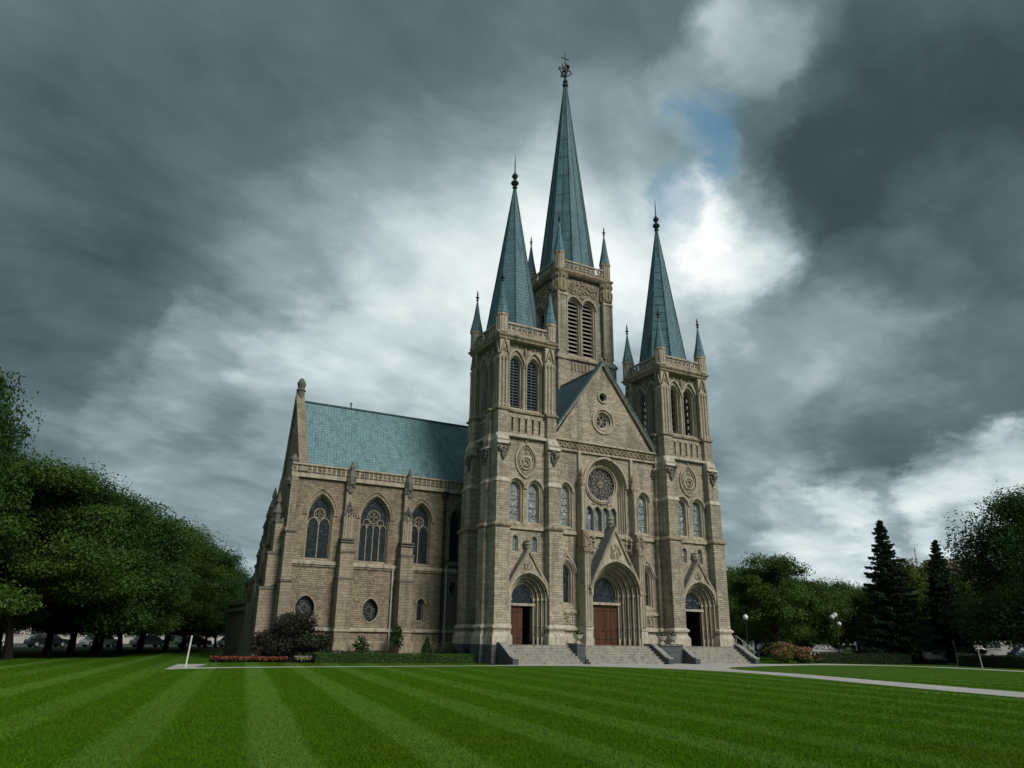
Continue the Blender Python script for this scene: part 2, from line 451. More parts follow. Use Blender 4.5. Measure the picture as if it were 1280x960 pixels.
def vesica(cx, z0, z1, w, n=8):
    A = arch(cx, (z0+z1)/2, (z0+z1)/2, w, (z1-z0)/2, 0, n, False)[1:-1]
    return A+[(a, z0+z1-z) for a, z in A[::-1]][1:-1]
def inset(pts, k):
    cx = sum(p[0] for p in pts)/len(pts); cz = sum(p[1] for p in pts)/len(pts)
    R = max(max(abs(p[0]-cx), 1e-3) for p in pts)
    Rz = max(max(abs(p[1]-cz), 1e-3) for p in pts)
    return [(cx+(a-cx)*(1-k/R), cz+(z-cz)*(1-k/Rz)) for a, z in pts]
def recess(mb, fr, prof, steps, mat):
    """stepped mouldings: prof(inset) gives the outline, steps = [(inset, depth)...]"""
    for (i0, d0), (i1, d1) in zip(steps[:-1], steps[1:]):
        mb.quads(fr.L(prof(i0), -d0), fr.L(prof(i1), -d1), mat)
    return prof(steps[-1][0]), steps[-1][1]
def wall(mb, fr, outer, holes, mat, d=0.0): mb.poly(fr.L(outer, d), mat, [fr.L(h, d) for h in holes])
def ribbon(mb, fr, pts, hw, d0, d1, mat=0, closed=False):
    """a bar of half width hw following pts in the wall plane, from depth d0 out to d1"""
    n = len(pts); Lp = []; Rp = []
    for i, (a, z) in enumerate(pts):
        p0 = pts[(i-1) % n] if (closed or i > 0) else pts[i]
        p1 = pts[(i+1) % n] if (closed or i < n-1) else pts[i]
        da = (a-p0[0], z-p0[1]); db = (p1[0]-a, p1[1]-z)
        def nr(t):
            l = sqrt(t[0]**2+t[1]**2); return (t[0]/l, t[1]/l) if l > 1e-9 else None
        da, db = nr(da) or nr(db), nr(db) or nr(da)
        nx, nz = -(da[1]+db[1]), (da[0]+db[0]); l = sqrt(nx*nx+nz*nz) or 1; nx /= l; nz /= l
        k = min(1.8, 1/max(.3, (-da[1]*nx+da[0]*nz)))
        Lp.append((a+nx*hw*k, z+nz*hw*k)); Rp.append((a-nx*hw*k, z-nz*hw*k))
    F0, F1 = fr.L(Lp, d1), fr.L(Rp, d1); B0, B1 = fr.L(Lp, d0), fr.L(Rp, d0)
    mb.quads(F0, F1, mat, closed); mb.quads(B0, F0, mat, closed); mb.quads(F1, B1, mat, closed)
    if not closed:
        for k in (0, -1): mb.face((F0[k], F1[k], B1[k], B0[k]), mat)
def slab(mb, fr, a0, a1, z0, z1, d0, d1, mat=0, top=0.0):
    """box on a wall; top = height of a sloped weathering"""
    lo = [fr.P(a0, z0, d0), fr.P(a1, z0, d0), fr.P(a1, z0, d1), fr.P(a0, z0, d1)]
    hi = [fr.P(a0, z1+top, d0), fr.P(a1, z1+top, d0), fr.P(a1, z1, d1), fr.P(a0, z1, d1)]
    mb.loft([lo, hi], mat)
def carving(mb, fr, cx, cz, w_, h_, d, n, seed, mat=0, size=.09):
    r = random.Random(seed)
    for _ in range(n):
        while True:
            a, z = r.uniform(-1, 1), r.uniform(-1, 1)
            if a*a+z*z < 1: break
        s_ = size*r.uniform(.6, 1.4)
        mb.blob(fr.P(cx+a*w_, cz+z*h_, d), (s_, s_, s_*r.uniform(.6, 1.5)), mat)
def balustrade(mb, fr, a0, a1, z0, z1, d, mat, back=None, cell=.55, seed=0):
    """pierced parapet: rails, rings and bars"""
    hgt = z1-z0
    slab(mb, fr, a0, a1, z0, z0+.13*hgt, d-.12, d+.05, mat); slab(mb, fr, a0, a1, z1-.15*hgt, z1, d-.13, d+.07, mat)
    n = max(1, round((a1-a0)/cell)); c = (a1-a0)/n; zc = z0+hgt*.49; rr = min(c*.44, hgt*.35)
    for k in range(n):
        x = a0+c*(k+.5)
        ribbon(mb, fr, circ(x, zc, rr, 10), rr*.16, d-.10, d, mat, True)
        if k % 2: ribbon(mb, fr, [(x-rr*.65, zc-rr*.65), (x+rr*.65, zc+rr*.65)], rr*.14, d-.09, d-.012, mat)
        else: ribbon(mb, fr, [(x-rr*.65, zc+rr*.65), (x+rr*.65, zc-rr*.65)], rr*.14, d-.09, d-.012, mat)
        if k: slab(mb, fr, a0+c*k-.035, a0+c*k+.035, z0+.13*hgt, z1-.15*hgt, d-.11, d+.012, mat)
    if back is not None: wall(mb, fr, [(a0, z0), (a1, z0), (a1, z1), (a0, z1)], [], back, d-.125)

def window(name, fr, prof, steps, glassmat, lights=2, parent=None, tracery=True, stone='trim', hood=True, head=None, bars=True, sillz=None, wd=None):
    """one window: moulded reveal, glazing, mullions, tracery, hood"""
    mb = MB(); out, dep = recess(mb, fr, prof, steps, 0)
    mb.poly(fr.L(out, -dep), 1)
    a0 = min(p[0] for p in out); a1 = max(p[0] for p in out); z0 = min(p[1] for p in out); z1 = max(p[1] for p in out)
    wdt = a1-a0; cx = (a0+a1)/2
    ribbon(mb, fr, out, .035, -dep, -dep+.07, 0, True)
    if tracery:
        zs = head if head else z0+(z1-z0)*.62
        for k in range(1, lights):
            x = a0+wdt*k/lights
            slab(mb, fr, x-.04, x+.04, z0, zs+.1, -dep, -dep+.085, 0)
        lw = wdt/lights
        for k in range(lights):
            A = arch(a0+lw*(k+.5), zs-.35, zs-.28, lw*.46, lw*.62, 0, 5, False)[1:-1]
            ribbon(mb, fr, A, .032, -dep, -dep+.08, 0)
        rr = min(wdt*.24, (z1-zs)*.33)
        ribbon(mb, fr, circ(cx, zs+rr*1.25, rr, 14), .035, -dep, -dep+.075, 0, True)
        for k in range(4):
            t = k*pi/2+pi/4
            ribbon(mb, fr, circ(cx+rr*.5*cos(t), zs+rr*1.25+rr*.5*sin(t), rr*.34, 8), .02, -dep, -dep+.055, 0, True)
        if lights > 2:
            for sx in (-1, 1):
                ribbon(mb, fr, circ(cx+sx*wdt*.27, zs+rr*.35, rr*.5, 10), .03, -dep, -dep+.07, 0, True)
    if bars:
        z = z0+.5
        while z < z1-.5:
            slab(mb, fr, a0+.03, a1-.03, z, z+.025, -dep, -dep+.03, 2); z += .55
    if hood:
        H = prof(-.07)[1:-1]
        ribbon(mb, fr, H, .075, 0.0, .10, 0)
    if sillz is not None:
        slab(mb, fr, sillz[0], sillz[1], z0-.28, z0-.10, -.1, .14, 0, .12)
    return mb.build(name, mats(stone, glassmat, 'lead_dark'), parent)

def portal(mb, fr, cx, z0, zs, w_, h_, front, back, orders, mat=0):
    """deeply splayed doorway of nested orders; returns (half width, rise) at the back"""
    prof = lambda i: arch(cx, z0, zs, w_, h_, i, 12, False)
    span = front+back; tot = .475*w_; di = tot/orders; dz = span/orders
    steps = [(0, -front)]
    for k in range(orders):
        i0, d0 = di*k, -front+dz*k
        steps += [(i0+di*.14, d0), (i0+di*.14, d0+dz+.16), (i0+di*.92, d0+dz+.16), (i0+di*.94, d0+dz), (i0+di, d0+dz)]
    o, d = recess(mb, fr, prof, steps, mat)
    # round shafts and rolls standing in the nooks
    for k in range(orders):
        i0 = di*(k+.56); dd = -front+dz*(k+.45)
        pts = prof(i0)[1:-1]
        path = [fr.P(pts[0][0], z0+.5, -dd)]+[fr.P(a, z, -dd) for a, z in pts]+[fr.P(pts[-1][0], z0+.5, -dd)]
        mb.tube(path, [.056]*len(path), 6, mat)
    for k in range(orders):   # capitals and bases
        i0 = di*(k+.56); dd = -front+dz*(k+.45)
        for sx in (-1, 1):
            a = cx+sx*(w_-i0)
            slab(mb, fr, a-.075, a+.075, zs-.16, zs+.02, -dd-.06, -dd+.09, mat)
            slab(mb, fr, a-.08, a+.08, z0, z0+.5, -dd-.06, -dd+.09, mat)
            slab(mb, fr, a-.07, a+.07, z0+1.25, z0+1.33, -dd-.06, -dd+.08, mat)
    return prof(tot), d
def lathe_finial(name, x, y, z, parent, s_=1.0, balls=2, rod=1.6):
    mb = MB(); p = [(.13, -.25), (.10, 0), (.20, .05), (.20, .12), (.09, .18)]
    zz = .18
    for k in range(balls):
        r = .33-.07*k
        p += [(.10, zz+.05), (r*.7, zz+.16), (r, zz+.32), (r*.7, zz+.48), (.09, zz+.60)]; zz += .62
    p += [(.05, zz+.15), (.04, zz+rod*.6), (.012, zz+rod)]
    mb.lathe(x, y, [(r*s_, z+h*s_) for r, h in p], 8)
    return mb.build(name, mats('lead_dark'), parent, True)
def spirelet(parent, x, y, z0, z1, r, ped0, pedr, copperm='spire_copper'):
    """corner pinnacle: stone pedestal, copper cone, little finial"""
    mb = MB(); rot = pi/8
    mb.lathe(x, y, [(pedr*1.12, ped0), (pedr*1.12, ped0+.12), (pedr, ped0+.2), (pedr, z0-.28), (pedr*1.16, z0-.18), (pedr*1.16, z0)], 8, 0, rot)
    for k in range(8):
        t = rot+k*pi/4+pi/8; 
        mb.lathe(x+pedr*.97*cos(t), y+pedr*.97*sin(t), [(.05, ped0+.2), (.05, z0-.28)], 5, 0)
    mb.lathe(x, y, [(r*1.08, z0+.003), (r, z0+.12), (r*.55, z0+(z1-z0)*.45), (.05, z1)], 8, 1, rot)
    h = z1
    mb.lathe(x, y, [(.04, h-.05), (.13, h+.08), (.04, h+.2), (.18, h+.32), (.05, h+.44), (.09, h+.6), (.015, h+1.0)], 6, 2)
    return mb.build('pinnacle', mats('trim', copperm, 'lead_dark'), parent)

# ------------------------------------------------------------------ the cathedral
cathedral = empty('cathedral', (0, 0, 0))
tag(cathedral, 'gothic church of tan brick with three teal spires and a long side wing', 'church')

GZ = 1.22      # level of the door sills
def quad_sym(Q):
    """mirror a front-right quadrant outline into a full plan, starting at front centre going right"""
    A = Q; B = [(x, -y) for x, y in Q[::-1]]; C_ = [(-x, -y) for x, y in A]; D = [(-x, y) for x, y in Q[::-1]]
    return A+B+C_+D
def plan(pts, z, off=0.0):
    if off:
        n = len(pts); o = []
        for i in range(n):
            p0, p, p1 = pts[i-1], pts[i], pts[(i+1) % n]
            d0 = (p[0]-p0[0], p[1]-p0[1]); d1 = (p1[0]-p[0], p1[1]-p[1])
            def un(d):
                l = sqrt(d[0]**2+d[1]**2); return (d[0]/l, d[1]/l)
            d0 = un(d0); d1 = un(d1)
            n0 = (d0[1], -d0[0]); n1 = (d1[1], -d1[0])
            dt = 1+n0[0]*n1[0]+n0[1]*n1[1]
            o.append((p[0]+off*(n0[0]+n1[0])/dt, p[1]+off*(n0[1]+n1[1])/dt))
        pts = o
    return [(x, y, z) for x, y in pts]
def QA(fx0, fx1, fy, sx, sy0, sy1, c=2.25): return [(fx0, -c), (fx0, -fy), (fx1, -fy), (fx1, -sy0), (sx, -sy0), (sx, -sy1), (c, -sy1)]
P1 = quad_sym(QA(1.65, 2.80, 2.95, 3.12, 1.80, .80))
P2 = quad_sym(QA(1.67, 2.74, 2.87, 3.00, 1.75, .85))
P3 = quad_sym(QA(1.69, 2.68, 2.80, 2.92, 1.72, .88))
P4 = quad_sym(QA(1.74, 2.55, 2.56, 2.78, 1.66, .95))
SKIP = {6, 13, 20, 27}     # the wall spans between the piers: right, back, left, front

def front_tower():
    t = MB()   # 0 brick 1 trim 2 granite 3 pale 4 carved 5 cap
    L = lambda specs, mat, **k: t.loft([plan(p, z, o) for p, z, o in specs], mat, **k)
    L([(P1, -.3, .26), (P1, GZ, .26), (P1, GZ+.004, .2)], 2, cap0=False, cap1=False)
    L([(P1, GZ, .2), (P1, GZ+.55, .19), (P1, GZ+.82, .06)], 3, cap1=False, skip={27})
    L([(P1, GZ+.82, .06), (P1, 2.22, .05)], 0, cap0=False, cap1=False, skip={27})
    L([(P1, 2.22, .05), (P1, 2.27, .15), (P1, 2.38, .17), (P1, 2.55, 0)], 3, cap0=False, cap1=False, skip={27})
    L([(P1, 2.55, 0), (P1, 9.15, 0)], 0, cap0=False, cap1=False, skip=SKIP)
    L([(P1, 9.15, 0), (P1, 9.2, .14), (P1, 9.32, .16), (P2, 9.55, 0)], 4, cap0=False, cap1=False)
    L([(P2, 9.55, 0), (P2, 12.35, 0)], 0, cap0=False, cap1=False, skip=SKIP)
    L([(P2, 12.35, 0), (P2, 12.38, .07), (P2, 12.46, .07), (P3, 12.72, 0)], 3, cap0=False, cap1=False, skip=SKIP)
    L([(P3, 12.72, 0), (P3, 15.6, 0)], 0, cap0=False, cap1=False, skip=SKIP)
    L([(P3, 15.6, 0), (P4, 16.15, 0)], 3, cap0=False, cap1=False, skip=SKIP)
    L([(P4, 16.15, 0), (P4, 17.85, 0)], 0, cap0=False, cap1=False, skip=SKIP)
    L([(P4, 17.85, 0), (P4, 17.9, .12), (P4, 18.0, .15), (P4, 18.2, -.12)], 4, cap0=False)
    root = t
    fronts = {'front': Fr((0, -2.25, 0), (1, 0, 0), (0, -1, 0)), 'left': Fr((-2.25, 0, 0), (0, -1, 0), (-1, 0, 0)),
              'right': Fr((2.25, 0, 0), (0, 1, 0), (1, 0, 0)), 'back': Fr((0, 2.25, 0), (-1, 0, 0), (0, 1, 0))}
    F = fronts['front']
    # --- front span
    big = [lambda i, s_=s_: arch(s_*.80, 9.52, 12.15, .66, .72, i, 8) for s_ in (-1, 1)]
    sml = [lambda i, s_=s_: arch(s_*.80, 7.5, 8.45, .27, .30, i, 6) for s_ in (-1, 1)]
    door = lambda i: arch(.02, GZ, 4.35, 1.62, 1.75, i, 10, False)
    ves = vesica(0, 13.0, 15.55, .86)
    wall(t, F, [(-1.9, 0), (1.9, 0), (1.9, 16.0), (-1.9, 16.0)], [b(0) for b in big]+[s_(0) for s_ in sml]+[door(0)], 0)
    slab(t, F, -1.72, 1.72, 15.95, 16.15, -.05, .30, 5, .10)
    slots = [[(x-.1, 16.4), (x+.1, 16.4), (x+.1, 17.5), (x-.1, 17.5)] for x in (-1.2, -.6, 0, .6, 1.2)]
    for Fk in fronts.values():
        sl = slots if Fk in (F, fronts['back']) else [s_ for s_ in slots[1:4]]
        hw = 1.95 if Fk in (F, fronts['back']) else 1.1
        wall(t, Fk, [(-hw, 16.0), (hw, 16.0), (hw, 18.0), (-hw, 18.0)], sl, 0)
        for s_ in sl:
            t.quads(Fk.L(s_), Fk.L(s_, -.25), 1); t.poly(Fk.L(s_, -.25), 4)
            a0, a1 = s_[0][0], s_[1][0]
            slab(t, Fk, a0-.07, a1+.07, 17.5, 17.62, -.02, .07, 1); slab(t, Fk, a0-.05, a0, 16.4, 17.5, -.02, .03, 1)
    # vesica panel with carved boss
    ribbon(t, F, ves, .07, 0, .12, 1, True); ribbon(t, F, inset(ves, .22), .035, 0, .07, 4, True)
    ribbon(t, F, circ(0, 14.1, .48, 18), .06, 0, .11, 1, True); ribbon(t, F, circ(0, 14.1, .24, 12), .05, 0, .12, 4, True)
    carving(t, F, 0, 14.1, .40, .40, .03, 26, 5, 4, .075); carving(t, F, 0, 15.0, .16, .28, .03, 8, 6, 4, .06)
    t.lathe(F.P(0, 0).x, F.P(0, 0, .06).y, [(.08, 15.55), (.12, 15.7), (.03, 15.95)], 6, 4)
    # string under the pair of windows
    slab(t, F, -1.68, 1.68, 9.14, 9.30, -.02, .17, 1, .12)
    # --- side spans
    for key in ('left', 'right'):
        G = fronts[key]
        nar = lambda i: arch(0, 10.3, 14.2, .50, 1.0, i, 8)
        nl = lambda i: arch(.0, 7.3, 8.6, .26, .3, i, 6)
        wall(t, G, [(-1.0, 0), (1.0, 0), (1.0, 16.0), (-1.0, 16.0)], [nar(0), nl(0)], 0)
        slab(t, G, -.92, .92, 15.95, 16.12, -.05, .4, 5, .10)
        carving(t, G, 0, 5.2, .35, 1.0, .0, 30, 9, 4, .10)
    wall(t, fronts['back'], [(-1.9, 0), (1.9, 0), (1.9, 16.0), (-1.9, 16.0)], [], 0)
    # --- gablets on the piers
    def gablet(fr, cx, z0, w_, h_, d0, d1):
        lo = [(cx-w_, z0), (cx+w_, z0)]
        pts = [(cx-w_, z0), (cx, z0+h_), (cx+w_, z0)]
        A, B = fr.L(pts, d0), fr.L(pts, d1)
        # pale weathering stone with a drooping bunch of dark carved leaves beneath
        lo = [fr.P(cx-w_, z0+.75, d0), fr.P(cx+w_, z0+.75, d0), fr.P(cx+w_, z0+.75, d1+.06), fr.P(cx-w_, z0+.75, d1+.06)]
        hi = [fr.P(cx-w_*.9, z0+h_+.25, d0), fr.P(cx+w_*.9, z0+h_+.25, d0), fr.P(cx+w_*.9, z0+h_-.15, d0+.12), fr.P(cx-w_*.9, z0+h_-.15, d0+.12)]
        t.loft([lo, hi], 5)
        rnd = random.Random(int(cx*100)+int(z0*10))
        for k in range(34):
            v = rnd.random()**.8; hwid = w_*(1-v)*.95+.05
            sz = rnd.uniform(.06, .12)
            t.blob(fr.P(cx+rnd.uniform(-hwid, hwid), z0+.72-v*1.05, d1-.05+.10*(1-v)), (sz, sz, sz*1.6), 6)
    for sx in (-1, 1):
        gablet(F, sx*2.18, 14.45, .56, 1.35, .30, .66)
        for key in ('left', 'right'):
            gablet(fronts[key], sx*1.30, 14.2, .5, 1.25, .4, .80)
    # --- belfry stage
    bq = [(1.62, -2.02), (1.62, -2.46), (2.46, -2.46), (2.46, -1.62), (2.02, -1.62)]
    PB = quad_sym(bq); sk = {4, 9, 14, 19}
    t.loft([plan(PB, 18.0), plan(PB, 22.0)], 0, cap0=False, cap1=False, skip=sk)
    t.loft([plan(PB, 22.0), plan(PB, 22.05, .07), plan(PB, 22.2, .07), plan(PB, 22.35, 0)], 4, cap0=False, cap1=False, skip=sk)
    t.loft([plan(PB, 22.35), plan(PB, 23.6)], 1, cap0=False, cap1=False, skip=sk)
    for sx in (-1, 1):
        for sy in (-1, 1):
            for a, b in ((1.62, 2.46), (1.9, 2.5), (2.18, 2.5), (2.46, 2.46), (2.5, 2.18), (2.5, 1.9), (2.46, 1.62)):
                t.lathe(sx*a, sy*b, [(.12, 18.1), (.12, 18.3), (.075, 18.4), (.075, 21.8), (.12, 22.0), (.13, 22.2)], 6, 1)
    for k, a in enumerate((0, 90, 180, 270)):
        c_, s_ = round(cos(radians(a))), round(sin(radians(a)))
        B = Fr((2.02*s_, -2.02*c_, 0), (c_, s_, 0), (s_, -c_, 0))
        op = [lambda i, s=s: arch(s*.82, 18.25, 21.75, .66, 1.0, i, 8) for s in (-1, 1)]
        wall(t, B, [(-1.8, 18.0), (1.8, 18.0), (1.8, 23.9), (-1.8, 23.9)], [o(0) for o in op], 0)
        for o, s in zip(op, (-1, 1)):
            recess(t, B, o, [(0, 0), (.05, .02), (.08, .18), (.15, .20), (.18, .42), (.20, .7)], 1)
            ribbon(t, B, arch(s*.82, 21.7, 21.78, .78, 1.32, 0, 8, False)[1:-1], .075, 0, .16, 1)
            for q_ in (-.70, .70):
                p_ = B.P(s*.82+q_, 0, .04); t.lathe(p_.x, p_.y, [(.10, 18.2), (.06, 18.35), (.06, 21.6), (.11, 21.8)], 6, 1)
            t.blob(B.P(s*.82, 23.25, .12), (.10, .10, .14), 4)
        t.lathe(B.P(0, 0, .1).x, B.P(0, 0, .1).y, [(.08, 21.7), (.13, 21.95), (.07, 22.3), (.12, 22.9), (.03, 23.5)], 6, 4)
        for s in (-1, 1):  # steep gablets over the piers
            gp = [(s*2.04-.36, 22.4), (s*2.04, 23.65), (s*2.04+.36, 22.4)]
            ribbon(t, B, gp, .05, .40, .56, 4); carving(t, B, s*2.04, 22.75, .2, .3, .47, 8, k*7+s, 4, .085)
        balustrade(t, Fr((2.36*s_, -2.36*c_, 0), (c_, s_, 0), (s_, -c_, 0)), -1.92, 1.92, 24.12, 25.15, 0, 1, None, .48)
    sq = [(-2.5, -2.5), (2.5, -2.5), (2.5, 2.5), (-2.5, 2.5)]
    t.loft([plan(sq, 23.6, -.02), plan(sq, 23.66, .06), plan(sq, 23.78, .08), plan(sq, 23.9, .2), plan(sq, 24.0, .22), plan(sq, 24.12, .05)], 4)
    t.loft([plan(sq, 18.02, -.3), plan(sq, 18.1, -.3)], 4)
    t.loft([plan(sq, 24.12, -.14), plan(sq, 24.55, -.17)], 4, cap0=False)
    tower = t.build('tower', mats('front_brick', 'trim', 'granite', 'pale_plinth', 'carved', 'weathered_cap', 'dark_stone'), None)
    # --- separate pieces
    for b, nm in ((big[0], 'window'), (big[1], 'window')):
        window(nm, F, b, [(0, 0), (.06, .0), (.10, .10), (.19, .13), (.23, .42)], 'pale_reflect_glass', 1, tower, False, 'trim')
    for b in sml:
        window('small_window', F, b, [(0, 0), (.04, .02), (.07, .22)], 'lancet_glass', 1, tower, False, 'trim', False, bars=False)
    for key in ('left', 'right'):
        window('side_window', fronts[key], nar, [(0, 0), (.06, 0), (.10, .12), (.15, .30)], 'stained_dark', 1, tower, False)
        window('small_window', fronts[key], nl, [(0, 0), (.05, .2)], 'lancet_glass', 1, tower, False, 'trim', False, bars=False)
    # portal with gable
    pm = MB()
    out, dd = portal(pm, F, .02, GZ, 4.35, 1.62, 1.75, .50, .55, 4)
    A = arch(.02, GZ, 4.35, 1.62, 1.75, 0, 10, False)
    tip = (.02, 7.65)
    # gable face in front of the arch
    gab = [(-1.66, 4.25), (-1.66, 4.95), tip, (1.70, 4.95), (1.70, 4.25)]
    arcpts = [p for p in A if p[1] > 4.25]
    pm.poly(F.L([(-1.66, 4.30), (-1.66, 4.95), tip, (1.70, 4.95), (1.70, 4.30)]+arcpts[::-1], .50), 0)
    for sx, a0, a1 in ((-1, -1.66, -1.60), (1, 1.64, 1.70)):
        slab(pm, F, a0, a1, GZ, 4.3, 0, .50, 0)
    for a, b_ in (((-1.80, 4.75), tip), (tip, (1.84, 4.75))):
        pass
    ribbon(pm, F, [(-1.80, 4.80), tip, (1.84, 4.80)], .09, 0.0, .62, 1)
    ribbon(pm, F, [(-1.87, 4.86), (.02, 7.80), (1.91, 4.86)], .035, -.02, .60, 2)
    ribbon(pm, F, arch(.02, 4.2, 4.35, 1.62, 1.75, -.03, 10, False)[1:-1], .075, .48, .60, 0)
    carving(pm, F, .02, 6.55, .34, .40, .50, 30, 11, 1, .075)
    pm.lathe(F.P(.02, 0, .3).x, F.P(0, 0, .3).y, [(.09, 7.8), (.08, 7.95), (.2, 8.08), (.08, 8.18), (.22, 8.32), (.08, 8.46), (.1, 8.55)], 6, 1)
    slab(pm, F, -1.1, 1.1, 3.83, 4.0, -.50, -.28, 0)
    pm.build('portal', mats('trim', 'carved', 'gable_lead'), tower)
    tp = MB(); tpo = [p for p in out if p[1] >= 4.35]
    tp.poly(F.L([(out[0][0], 4.0)]+tpo+[(out[-1][0], 4.0)], -dd+.01), 0)
    ribbon(tp, F, tpo, .03, -dd, -dd+.06, 1)
    tp.build('door_light', mats('stained_dark', 'trim'), tower)
    return tower, F, out, dd

tower, TF, tout, tdd = front_tower()
def tower_roof(tower):
    s_ = MB(); rot = pi/8
    s_.lathe(0, 0, [(2.30, 24.3), (2.30, 24.6), (2.22, 25.0), (1.15, 32.0), (.10, 39.0)], 8, 0, rot)
    for k in range(8):
        t = rot+k*pi/4
        s_.tube([(2.24*cos(t), 2.24*sin(t), 25.0), (1.17*cos(t), 1.17*sin(t), 32.0), (.11*cos(t), .11*sin(t), 39.0)], [.05, .04, .03], 5, 1)
    s_.build('spire', mats('spire_copper', 'roof_copper'), tower)
    lathe_finial('finial', 0, 0, 39.05, tower, 1.12, 2, 1.7)
    for sx in (-1, 1):
        for sy in (-1, 1): spirelet(tower, sx*2.22, sy*2.22, 25.75, 28.6, .52, 24.12, .46)
tower_roof(tower)
tower.parent = cathedral; tower.location = (2.03, 2.95, 0)
tower_b = copy_tree(tower, cathedral); tower_b.location = (17.92, 2.98, 0); tower_b.scale = (1.04, 1.02, 1.012)
def door_leaf(fr, a0, a1, z0, z1, d, parent, mat='door_wood'):
    mb = MB(); slab(mb, fr, a0, a1, z0, z1, d-.06, d, 0)
    w_ = a1-a0
    for k in range(3):
        zz0 = z0+.15+(z1-z0-.25)*k/3; zz1 = z0+.05+(z1-z0-.2)*(k+1)/3
        slab(mb, fr, a0+w_*.12, a0+w_*.46, zz0, zz1, d-.02, d+.03, 0); slab(mb, fr, a0+w_*.54, a0+w_*.88, zz0, zz1, d-.02, d+.03, 0)
    for z in (z0+.4, z1-.45): slab(mb, fr, a0+.03, a1-.1, z, z+.06, d-.01, d+.045, 1)
    mb.blob(fr.P(a1-.09, z0+1.05, d+.06), .05, 1)
    return mb.build('door', mats(mat, 'iron'), parent)
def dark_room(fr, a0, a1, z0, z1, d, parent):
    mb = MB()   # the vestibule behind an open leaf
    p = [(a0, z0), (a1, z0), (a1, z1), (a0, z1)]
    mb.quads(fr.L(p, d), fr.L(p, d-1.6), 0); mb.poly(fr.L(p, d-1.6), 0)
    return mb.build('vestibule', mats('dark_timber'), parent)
door_leaf(TF, -.82, .12, GZ, 3.83, -.50, tower); dark_room(TF, -.83, .87, GZ, 3.84, -.60, tower)
ol = MB(); slab(ol, Fr((.80, -1.75, 0), (0, 1, 0), (-1, 0, 0)), 0, .8, GZ, 3.8, 0, .06, 0); ol.build('open_door_leaf', mats('dark_timber'), tower)
dark_room(TF, -.83, .87, GZ, 3.84, -.60, tower_b); 
ol = MB(); slab(ol, Fr((-.80, -1.70, 0), (0, 1, 0), (1, 0, 0)), 0, .8, GZ, 3.8, 0, .06, 0); ol.build('open_door_leaf', mats('dark_timber'), tower_b)
# louvres in the left tower's belfry, open arches with a few bars in the right one
def louvres(parent, boards, mat, frame='trim', gap=.24):
    for a in (0, 270, 90, 180):
        c_, s_ = round(cos(radians(a))), round(sin(radians(a)))
        B = Fr((2.02*s_, -2.02*c_, 0), (c_, s_, 0), (s_, -c_, 0))
        for s in (-1, 1):
            mb = MB(); z = 18.45
            while z < 22.35:
                hw = .46 if z < 21.8 else .46*max(.1, 1-((z-21.8)/.8)**1.6)
                lo = [B.P(s*.82-hw, z, -.62), B.P(s*.82+hw, z, -.62), B.P(s*.82+hw, z-.12, -.42), B.P(s*.82-hw, z-.12, -.42)]
                mb.loft([lo, [p+Vector((0, 0, .05)) for p in lo]], 0); z += gap
            slab(mb, B, s*.82-.02, s*.82+.02, 18.3, 22.4, -.66, -.40, 0)
            mb.build('louvres', mats(mat), parent)
louvres(tower, True, 'louvre_teal'); louvres(tower_b, True, 'dark_timber', gap=.62)

